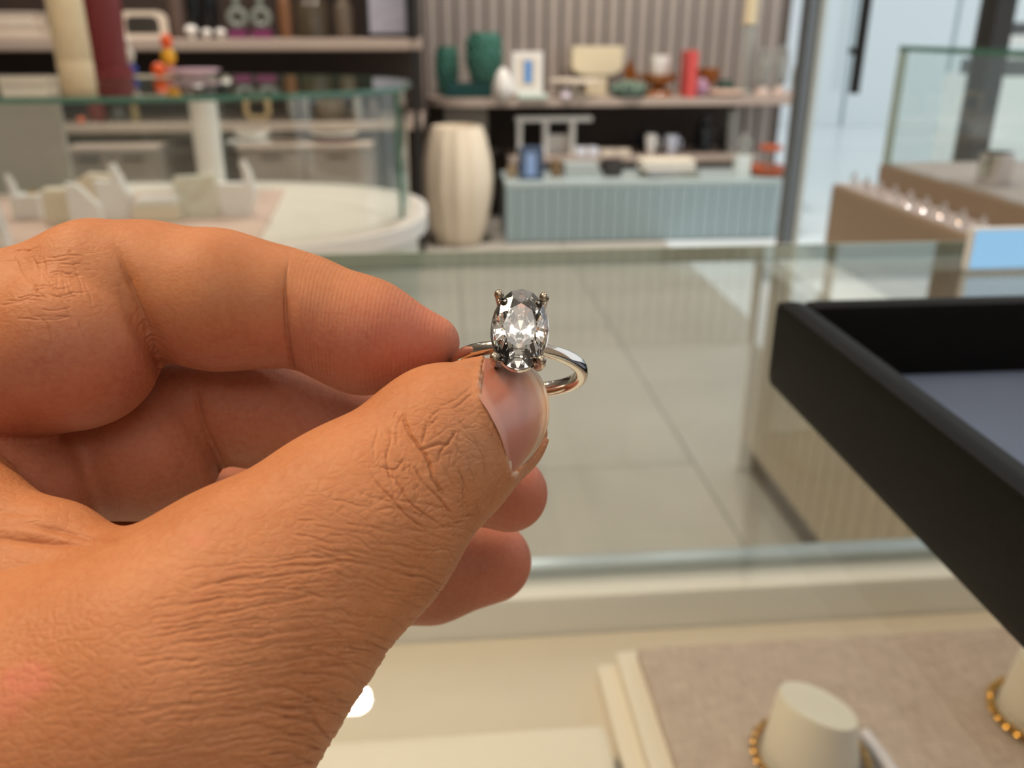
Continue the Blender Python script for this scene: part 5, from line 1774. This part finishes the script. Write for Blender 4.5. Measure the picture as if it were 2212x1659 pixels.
# thumb nail sheet: fitted to the thumb's own back, flatter than the fleshy tip
FOLD = [(1056, 776), (1041, 822), (1043, 858), (1064, 893), (1088, 940), (1102, 985), (1110, 1020)]
EDGE = [(1060, 774), (1122, 776), (1160, 802), (1181, 845), (1187, 888), (1181, 928), (1163, 966), (1139, 995), (1114, 1018)]
fsel = tsel[(ins) & (facing[tsel] > 0.30)]
fx, fy = (pp[fsel, 0] - 1110) / 50, (pp[fsel, 1] - 890) / 100
A_ = np.stack([np.ones_like(fx), fx, fy, fx * fx, fx * fy, fy * fy], 1)
co, *_ = np.linalg.lstsq(A_, HV[fsel, 2], rcond=None)


def nail_z(px, py):
    x, y = (px - 1110) / 50, (py - 890) / 100
    x = np.minimum(x, 1.2)
    return co[0] + co[1] * x + co[2] * y + co[3] * x * x + co[4] * x * y + co[5] * y * y - 0.10


def resample(poly, n):
    p = np.array(bez(poly, 10))
    s = np.concatenate([[0], np.cumsum(np.linalg.norm(np.diff(p, axis=0), axis=1))])
    t = np.linspace(0, s[-1], n)
    return np.stack([np.interp(t, s, p[:, 0]), np.interp(t, s, p[:, 1])], 1)


NU, NV = 40, 22
fo, ed = resample(FOLD, NU), resample(EDGE, NU)
NG_ = np.zeros((NU, NV, 3))
for j in range(NV):
    v_ = j / (NV - 1)
    pxy = (fo + np.array([-9.0, -3.0])) * (1 - v_) + ed * v_
    zz = nail_z(pxy[:, 0], pxy[:, 1]) + 0.55 * max(0.0, 1 - v_ / 0.10)
    NG_[:, j] = np.stack([(pxy[:, 0] - W / 2) / FPX * zz, (pxy[:, 1] - H / 2) / FPX * zz, zz], 1)
# the nail bed lies just under the sheet
msk = ins & (sd > 5)
isel = tsel[msk]
zlim = nail_z(pp[isel, 0], pp[isel, 1]) + 0.35 * np.clip((sd[msk] - 5) / 8, 0, 1)
bad = HV[isel, 2] < zlim
HV[isel[bad]] *= (zlim[bad] / HV[isel[bad], 2])[:, None]
# relax the skin round the nail so the fold reads as one smooth lip
rmask = np.zeros(len(HV), bool)
rmask[tsel[sd > -14]] = True
re_ = np.concatenate([Qall[:, [0, 1]], Qall[:, [1, 2]], Qall[:, [2, 3]], Qall[:, [3, 0]]])
re_ = np.concatenate([re_, re_[:, ::-1]])
re_ = re_[rmask[re_[:, 0]]]
dg_ = np.maximum(np.bincount(re_[:, 0], minlength=len(HV)), 1).astype(float)
for _ in range(5):
    S_ = np.stack([np.bincount(re_[:, 0], HV[re_[:, 1], c_], len(HV)) for c_ in range(3)], 1) / dg_[:, None]
    HV[rmask] += 0.5 * (S_[rmask] - HV[rmask])

# skin tone masks (intrinsic colour of the skin: palm side, back, callus, mark; palm side darkened too, as shade)
palm_shade = np.zeros(len(HV), np.float32)
palm_shade[np.isin(owner, [MI, RG, MO, PA])] = 0.85
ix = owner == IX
# the index finger shows its radial side: tanned above, redder palm skin below, with shade painted in
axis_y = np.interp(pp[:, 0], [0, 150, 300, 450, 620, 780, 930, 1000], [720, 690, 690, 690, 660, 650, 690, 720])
palm_shade[ix] = np.clip((pp[ix, 1] - axis_y[ix] + 60) / 140, 0, 1)
tipred = np.zeros(len(HV), np.float32)
tipred[ix] = np.exp(-(((pp[ix, 0] - 900) / 130) ** 2 + ((pp[ix, 1] - 720) / 110) ** 2))
tips = np.isin(owner, [MI, RG])
tipred[tips] = np.clip((pp[tips, 0] - 980) / 150, 0, 1) * 0.7
mark = 1.0 * np.exp(-(((pp[:, 0] - 55) / 55) ** 2 + ((pp[:, 1] - 1465) / 42) ** 2) ** 2) + 0.6 * np.exp(-(((pp[:, 0] - 10) / 40) ** 2 + ((pp[:, 1] - 1520) / 35) ** 2)) \
    + 0.45 * np.exp(-(((pp[:, 0] - 425) / 25) ** 2 + ((pp[:, 1] - 1165) / 18) ** 2))
mark = np.where(owner == TH, np.clip(mark, 0, 1), 0).astype(np.float32)
nailsk = np.zeros(len(HV), np.float32)
cut = np.zeros(len(HV), np.float32)
cut[tsel] = np.exp(-((sd + 4) / 6) ** 2) * 0.8
knuck = np.where(owner == TH, np.exp(-(((pp[:, 0] - 1030) / 75) ** 2 + ((pp[:, 1] - 960) / 95) ** 2)), 0).astype(np.float32)

P0 = mm(100, 1100, 108)
loc = (HV - P0) * np.array([1, -1, -1]) / 1000.0
me = bpy.data.meshes.new('hand')
quads = np.concatenate([newq, fullq])
flat = np.concatenate([quads.ravel(), np.array([i for p in polys for i in p], dtype=np.int64)]).astype(np.int32)
sizes = np.concatenate([np.full(len(quads), 4), np.array([len(p) for p in polys], dtype=np.int64)]).astype(np.int32)
starts = np.concatenate([[0], np.cumsum(sizes)[:-1]]).astype(np.int32)
me.vertices.add(len(loc))
me.vertices.foreach_set('co', np.ascontiguousarray(loc, dtype=np.float32).ravel())
me.loops.add(len(flat))
me.loops.foreach_set('vertex_index', flat)
me.polygons.add(len(sizes))
me.polygons.foreach_set('loop_start', starts)
me.polygons.foreach_set('loop_total', sizes)
me.update(calc_edges=True)
me.update()
for nm, arr in (('palm_shade', palm_shade), ('tipred', tipred), ('mark', mark), ('cuticle', cut), ('knuckle', knuck)):
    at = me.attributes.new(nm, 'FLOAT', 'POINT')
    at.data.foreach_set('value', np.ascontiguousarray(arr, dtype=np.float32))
ow = me.attributes.new('ridged', 'FLOAT', 'POINT')
rid = np.zeros(len(HV), np.float32)
rid[ix] = np.clip((pp[ix, 0] - 600) / 60, 0, 1)
rid[tips] = np.clip((pp[tips, 0] - 900) / 60, 0, 1)
ow.data.foreach_set('value', rid)
th = me.attributes.new('backskin', 'FLOAT', 'POINT')
th.data.foreach_set('value', np.where(owner == TH, 1.0, np.where(ix, np.clip((330 - pp[:, 0]) / 120, 0, 1) * 0.6 * (1 - palm_shade), 0)).astype(np.float32))
me.validate()
me.polygons.foreach_set('use_smooth', np.ones(len(me.polygons), dtype=bool))


def skin_material():
    m = bpy.data.materials.new('tanned_skin')
    m.use_nodes = True
    nt = m.node_tree
    N, Lk = nt.nodes, nt.links
    b = N['Principled BSDF']

    def attr(n):
        a = N.new('ShaderNodeAttribute')
        a.attribute_name = n
        return a.outputs['Fac']

    def mix(fac, c1, c2):
        x = N.new('ShaderNodeMixRGB')
        for i, c in ((1, c1), (2, c2)):
            if isinstance(c, tuple):
                x.inputs[i].default_value = (*c, 1)
            else:
                Lk.new(c, x.inputs[i])
        if isinstance(fac, (int, float)):
            x.inputs[0].default_value = fac
        else:
            Lk.new(fac, x.inputs[0])
        return x.outputs[0]

    def math_(op, a, c):
        x = N.new('ShaderNodeMath')
        x.operation = op
        for i, v in ((0, a), (1, c)):
            if isinstance(v, (int, float)):
                x.inputs[i].default_value = v
            else:
                Lk.new(v, x.inputs[i])
        return x.outputs[0]

    tc = N.new('ShaderNodeTexCoord')
    obj = tc.outputs['Object']

    def mapping(scale, rot=(0, 0, 0)):
        mp = N.new('ShaderNodeMapping')
        mp.inputs['Scale'].default_value = scale
        mp.inputs['Rotation'].default_value = rot
        Lk.new(obj, mp.inputs['Vector'])
        return mp.outputs[0]

    def noise(vec, scale, detail=3.0, rough=0.55, dist=0.0):
        n = N.new('ShaderNodeTexNoise')
        n.inputs['Scale'].default_value = scale
        n.inputs['Detail'].default_value = detail
        n.inputs['Roughness'].default_value = rough
        n.inputs['Distortion'].default_value = dist
        Lk.new(vec, n.inputs['Vector'])
        return n.outputs['Fac']

    def ramp(fac, lo, hi):
        r = N.new('ShaderNodeMapRange')
        r.inputs[1].default_value = lo
        r.inputs[2].default_value = hi
        Lk.new(fac, r.inputs[0])
        return r.outputs[0]

    blotch = ramp(noise(obj, 110, 4), 0.35, 0.7)
    back = mix(blotch, (0.45, 0.165, 0.062), (0.53, 0.212, 0.088))
    palm = mix(blotch, (0.36, 0.112, 0.062), (0.44, 0.150, 0.088))  # palm red, darkened to deepen the shade on the fingers
    c = mix(attr('palm_shade'), back, palm)
    c = mix(math_('MULTIPLY', attr('tipred'), 0.6), c, (0.56, 0.16, 0.11))
    c = mix(math_('MULTIPLY', attr('knuckle'), 0.4), c, (0.47, 0.27, 0.17))
    c = mix(math_('MULTIPLY', attr('mark'), ramp(noise(obj, 260, 3), 0.2, 0.5)), c, (0.62, 0.19, 0.12))
    c = mix(math_('MULTIPLY', attr('cuticle'), ramp(noise(obj, 900, 3), 0.45, 0.62)), c, (0.72, 0.58, 0.47))
    fine = ramp(noise(obj, 1300, 2), 0.3, 0.75)
    c = mix(math_('MULTIPLY', fine, 0.18), c, (0.66, 0.36, 0.20))
    Lk.new(c, b.inputs['Base Color'])
    b.inputs['Roughness'].default_value = 0.55
    b.inputs['Specular IOR Level'].default_value = 0.36
    b.inputs['Subsurface Weight'].default_value = 0.28
    b.inputs['Subsurface Radius'].default_value = (1.0, 0.35, 0.2)
    b.inputs['Subsurface Scale'].default_value = 0.0022
    # micro relief: cross-hatched cells on the back, friction ridges on the finger pads
    vo = N.new('ShaderNodeTexVoronoi')
    vo.feature = 'DISTANCE_TO_EDGE'
    vo.inputs['Scale'].default_value = 1.0
    wv = N.new('ShaderNodeVectorMath')
    wv.operation = 'ADD'
    wn_ = N.new('ShaderNodeTexNoise')
    wn_.inputs['Scale'].default_value = 220
    Lk.new(obj, wn_.inputs['Vector'])
    sc = N.new('ShaderNodeVectorMath')
    sc.operation = 'SCALE'
    sc.inputs['Scale'].default_value = 1.6
    Lk.new(wn_.outputs['Color'], sc.inputs[0])
    Lk.new(mapping((750, 1150, 800), (0, 0, 0.25)), wv.inputs[0])
    Lk.new(sc.outputs[0], wv.inputs[1])
    Lk.new(wv.outputs[0], vo.inputs['Vector'])
    cells = ramp(vo.outputs['Distance'], 0.0, 0.22)
    streak = noise(mapping((90, 900, 500), (0, 0, 0.12)), 1.0, 3, 0.6, 0.8)
    backh = math_('ADD', math_('MULTIPLY', cells, 0.55), math_('MULTIPLY', streak, 1.1))
    wave = N.new('ShaderNodeTexWave')
    wave.wave_type = 'BANDS'
    wave.bands_direction = 'X'
    wave.inputs['Scale'].default_value = 620
    wave.inputs['Distortion'].default_value = 3.0
    wave.inputs['Detail'].default_value = 1.0
    wave.inputs['Detail Scale'].default_value = 0.25
    Lk.new(mapping((1, 0.35, 1), (0, 0, 0.25)), wave.inputs['Vector'])
    ridge = math_('MULTIPLY', math_('MULTIPLY', wave.outputs['Fac'], attr('ridged')), 0.35)
    soft = math_('MULTIPLY', noise(obj, 2000, 3), 1.0)
    h = math_('ADD', math_('MULTIPLY', backh, attr('backskin')), math_('ADD', ridge, soft))
    bp = N.new('ShaderNodeBump')
    bp.inputs['Strength'].default_value = 0.75
    bp.inputs['Distance'].default_value = 0.00009
    Lk.new(h, bp.inputs['Height'])
    Lk.new(bp.outputs['Normal'], b.inputs['Normal'])
    return m


SKIN = skin_material()
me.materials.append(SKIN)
hand = bpy.data.objects.new('hand', me)
COL.objects.link(hand)
hand.matrix_world = CAMM @ Matrix.Translation(Vector((P0[0], -P0[1], -P0[2])) / 1000.0)
tag(hand, 'tanned hand pinching the diamond ring between thumb and index finger', 'hand')
del fields, F


# ------------------------------------------------------------------ thumb nail


def nail_material():
    m = bpy.data.materials.new('fingernail')
    m.use_nodes = True
    nt = m.node_tree
    N, Lk = nt.nodes, nt.links
    b = N['Principled BSDF']
    a1 = N.new('ShaderNodeAttribute'); a1.attribute_name = 'along'
    cr = N.new('ShaderNodeValToRGB')
    e = cr.color_ramp.elements
    e[0].position = 0.0; e[0].color = (0.53, 0.24, 0.17, 1)
    e[1].position = 1.0; e[1].color = (0.60, 0.40, 0.26, 1)
    for p_, c_ in ((0.10, (0.53, 0.23, 0.165)), (0.17, (0.50, 0.175, 0.115)), (0.55, (0.52, 0.185, 0.12)), (0.82, (0.58, 0.25, 0.145)), (0.90, (0.72, 0.46, 0.31)), (0.955, (0.56, 0.33, 0.19)), (0.965, (0.74, 0.56, 0.40))):
        q = e.new(p_); q.color = (*c_, 1)
    Lk.new(a1.outputs['Fac'], cr.inputs[0])
    Lk.new(cr.outputs[0], b.inputs['Base Color'])
    b.inputs['Roughness'].default_value = 0.33
    b.inputs['Subsurface Weight'].default_value = 0.3
    b.inputs['Subsurface Radius'].default_value = (1, 0.4, 0.3)
    b.inputs['Subsurface Scale'].default_value = 0.0015
    tc = N.new('ShaderNodeTexCoord')
    nz = N.new('ShaderNodeTexNoise'); nz.inputs['Scale'].default_value = 500
    Lk.new(tc.outputs['Object'], nz.inputs['Vector'])
    bp = N.new('ShaderNodeBump'); bp.inputs['Strength'].default_value = 0.1; bp.inputs['Distance'].default_value = 0.0002
    Lk.new(nz.outputs['Fac'], bp.inputs['Height'])
    Lk.new(bp.outputs['Normal'], b.inputs['Normal'])
    return m


nv, nf, na = [], [], []
for lay, dz in ((0, 0.0), (1, 0.42)):
    for i in range(NU):
        for j in range(NV):
            p_ = NG_[i, j].copy()
            edge_round = 0.16 * max(0, (j - NV + 3) / 2) if lay == 0 else 0
            p_ *= (p_[2] + dz + edge_round) / p_[2]
            nv.append(tuple((p_ - P0) * np.array([1, -1, -1]) / 1000.0))
            na.append(j / (NV - 1))
M_ = NU * NV
for i in range(NU - 1):
    for j in range(NV - 1):
        a = i * NV + j
        nf.append((a, a + 1, a + NV + 1, a + NV))
        nf.append((M_ + a, M_ + a + NV, M_ + a + NV + 1, M_ + a + 1))
for i in range(NU - 1):
    for j in (0, NV - 1):
        a = i * NV + j
        nf.append((a, a + NV, M_ + a + NV, M_ + a))
nme = bpy.data.meshes.new('nail')
nme.from_pydata(nv, [], nf)
at = nme.attributes.new('along', 'FLOAT', 'POINT')
at.data.foreach_set('value', np.array(na, np.float32))
bm = bmesh.new(); bm.from_mesh(nme); bmesh.ops.recalc_face_normals(bm, faces=bm.faces); bm.to_mesh(nme); bm.free()
for p_ in nme.polygons:
    p_.use_smooth = True
nme.set_sharp_from_angle(angle=math.radians(50))
nme.materials.append(nail_material())
nail = bpy.data.objects.new('nail', nme)
COL.objects.link(nail)
nail.parent = hand
nail['label'] = 'short pink thumb nail'

# ================================================================== the ring
def cam_pt(v):
    """camera millimetres (x right, y down, z away) to world"""
    return CAMM @ (Vector((v[0], -v[1], -v[2])) / 1000.0)


RC = mm(1121, 799, 118)
tl = math.radians(18.7)
rl = math.radians(3.5)
E1 = np.array([math.cos(rl), math.sin(rl), 0.0])
E2 = np.array([0.0, -math.sin(tl), -math.cos(tl)])
E3 = np.cross(E2, E1)          # along the ring's axis
E3 /= np.linalg.norm(E3)
if E3[1] > 0:
    E3 = -E3                   # points up in the picture


def rp(a, b, h):
    """a across, b along the axis (up), h outwards through the stone"""
    return cam_pt(RC + E1 * a + E3 * b + E2 * h)


def metal_mat(name, col, rough):
    return mat(name, col, rough=rough, metal=1.0, var=0.02, scale=300)


WG = metal_mat('white_gold', (0.80, 0.76, 0.71), 0.10)
ring = thing('engagement_ring', 'white gold solitaire ring with a large oval diamond held in the fingers', 'ring', rp(0, 0, 0))
b = MB()
vs, fs = [], []
NS, NC = 96, 14
for i in range(NS):
    a = 2 * math.pi * i / NS
    ca, sa = math.cos(a), math.sin(a)           # sa = 1 towards the stone
    wd = 0.95 + 0.12 * (1 - sa) * 0.5 - 0.18 * max(0, sa) ** 2
    tk = 0.82
    for k in range(NC):
        t = 2 * math.pi * k / NC
        cx, cy = math.cos(t), math.sin(t)
        ex = math.copysign(abs(cx) ** 0.7, cx) * tk
        ey = math.copysign(abs(cy) ** 0.7, cy) * wd
        r = 8.45 + ex
        vs.append(rp(r * ca, ey, r * sa))
for i in range(NS):
    for k in range(NC):
        j, k2 = (i + 1) % NS, (k + 1) % NC
        fs.append((i * NC + k, i * NC + k2, j * NC + k2, j * NC + k))
b.add(vs, fs).build('band', WG, ring, smooth=True)
# stone seat
HS = 14.5
SA, SB = 3.42, 5.15
b = MB()
pts = []
for i in range(48):
    a = 2 * math.pi * i / 48
    dip = 0.35 * math.cos(2 * a)
    pts.append(rp(SA * 0.93 * math.cos(a), SB * 0.95 * math.sin(a), HS - 0.75 + dip * 0.6))
b.tube(pts, 0.00034, 8, closed=True).build('gallery_rail', WG, ring, smooth=True)
b = MB()
b.tube([rp(0, 0, 8.9), rp(0, 0, 10.2)], [0.0011, 0.0008], 14).build('seat_post', WG, ring, smooth=True)
PRM = metal_mat('prong_metal', (0.42, 0.36, 0.29), 0.28)
for sx, sy in ((-1, 1), (1, 1), (-1, -1), (1, -1)):
    b = MB()
    ex, ey = sx * 2.62, sy * 4.02
    ox = sx * (2.72 if sy > 0 else 2.75)
    b.tube([rp(sx * 0.5, sy * 0.6, 9.4), rp(ex * 0.55, ey * 0.6, 10.9), rp(ex * 0.95, ey * 0.97, 12.4),
            rp(ox, ey * 1.03, 14.1), rp(ox * 1.0, ey * 1.02, 14.95)], [0.0006, 0.00058, 0.00056, 0.00055, 0.00052], 10)
    b.build('prong', WG, ring, smooth=True)
    b = MB()
    b.ball(rp(ox * 0.99, ey * 1.0, 15.1), 0.00060, 14, 10)
    b.build('prong_tip', PRM, ring, smooth=True)


def diamond_material():
    m = bpy.data.materials.new('diamond')
    m.use_nodes = True
    nt = m.node_tree
    for n in list(nt.nodes):
        nt.nodes.remove(n)
    out = nt.nodes.new('ShaderNodeOutputMaterial')
    g = nt.nodes.new('ShaderNodeBsdfGlass')
    g.inputs['IOR'].default_value = 2.418
    g.inputs['Roughness'].default_value = 0.0
    nz = nt.nodes.new('ShaderNodeTexNoise')
    nz.inputs['Scale'].default_value = 200
    tc = nt.nodes.new('ShaderNodeTexCoord')
    nt.links.new(tc.outputs['Object'], nz.inputs['Vector'])
    mc = nt.nodes.new('ShaderNodeMixRGB')
    mc.inputs[1].default_value = (1, 1, 1, 1)
    mc.inputs[2].default_value = (0.995, 0.99, 0.98, 1)
    nt.links.new(nz.outputs['Fac'], mc.inputs[0])
    nt.links.new(mc.outputs[0], g.inputs['Color'])
    nt.links.new(g.outputs[0], out.inputs['Surface'])
    return m


def pt(r, ang, h):
    a = math.radians(ang)
    return rp(r * SA * math.sin(a), r * SB * math.cos(a), HS + h)


T = [pt(0.56, 45 * k, 1.02) for k in range(8)]
S = [pt(0.79, 45 * k + 22.5, 0.62) for k in range(8)]
G = [pt(1.0, 22.5 * k, 0.10) for k in range(16)]
GL = [pt(1.0, 22.5 * k, -0.10) for k in range(16)]
Lo = [pt(0.26, 45 * k + 22.5, -2.52) for k in range(8)]
Cu = [pt(0.0, 0, -3.30)]
Md = [pt(0.655, 22.5 * k + 11.25, -1.40) for k in range(16)]
dv = T + S + G + GL + Lo + Cu + Md
m0 = 57
t0, s0, g0, l0, p0, c0 = 0, 8, 16, 32, 48, 56
df = [tuple(range(8))]
for k in range(8):
    n = (k + 1) % 8
    df.append((t0 + k, t0 + n, s0 + k))
    df.append((t0 + k, s0 + k, g0 + 2 * k, s0 + (k - 1) % 8))
    df.append((s0 + k, g0 + 2 * k + 1, g0 + 2 * k))
    df.append((s0 + k, g0 + (2 * k + 2) % 16, g0 + 2 * k + 1))
    for q in (2 * k, 2 * k + 1):
        df.append((g0 + q, g0 + (q + 1) % 16, l0 + (q + 1) % 16, l0 + q))
    for q in (2 * k, 2 * k + 1):
        df.append((l0 + q, l0 + (q + 1) % 16, m0 + q))
        df.append((l0 + q, m0 + q, m0 + (q - 1) % 16))
    # main kites and the split lower facets
    df.append((c0, p0 + (k - 1) % 8, m0 + (2 * k - 1) % 16, m0 + 2 * k, p0 + k)[:5])
    df.append((p0 + k, m0 + 2 * k, m0 + 2 * k + 1))
b = MB()
b.add(dv, df)
dia = b.build('gemstone', diamond_material(), ring)
dia['label'] = 'oval brilliant-cut diamond'
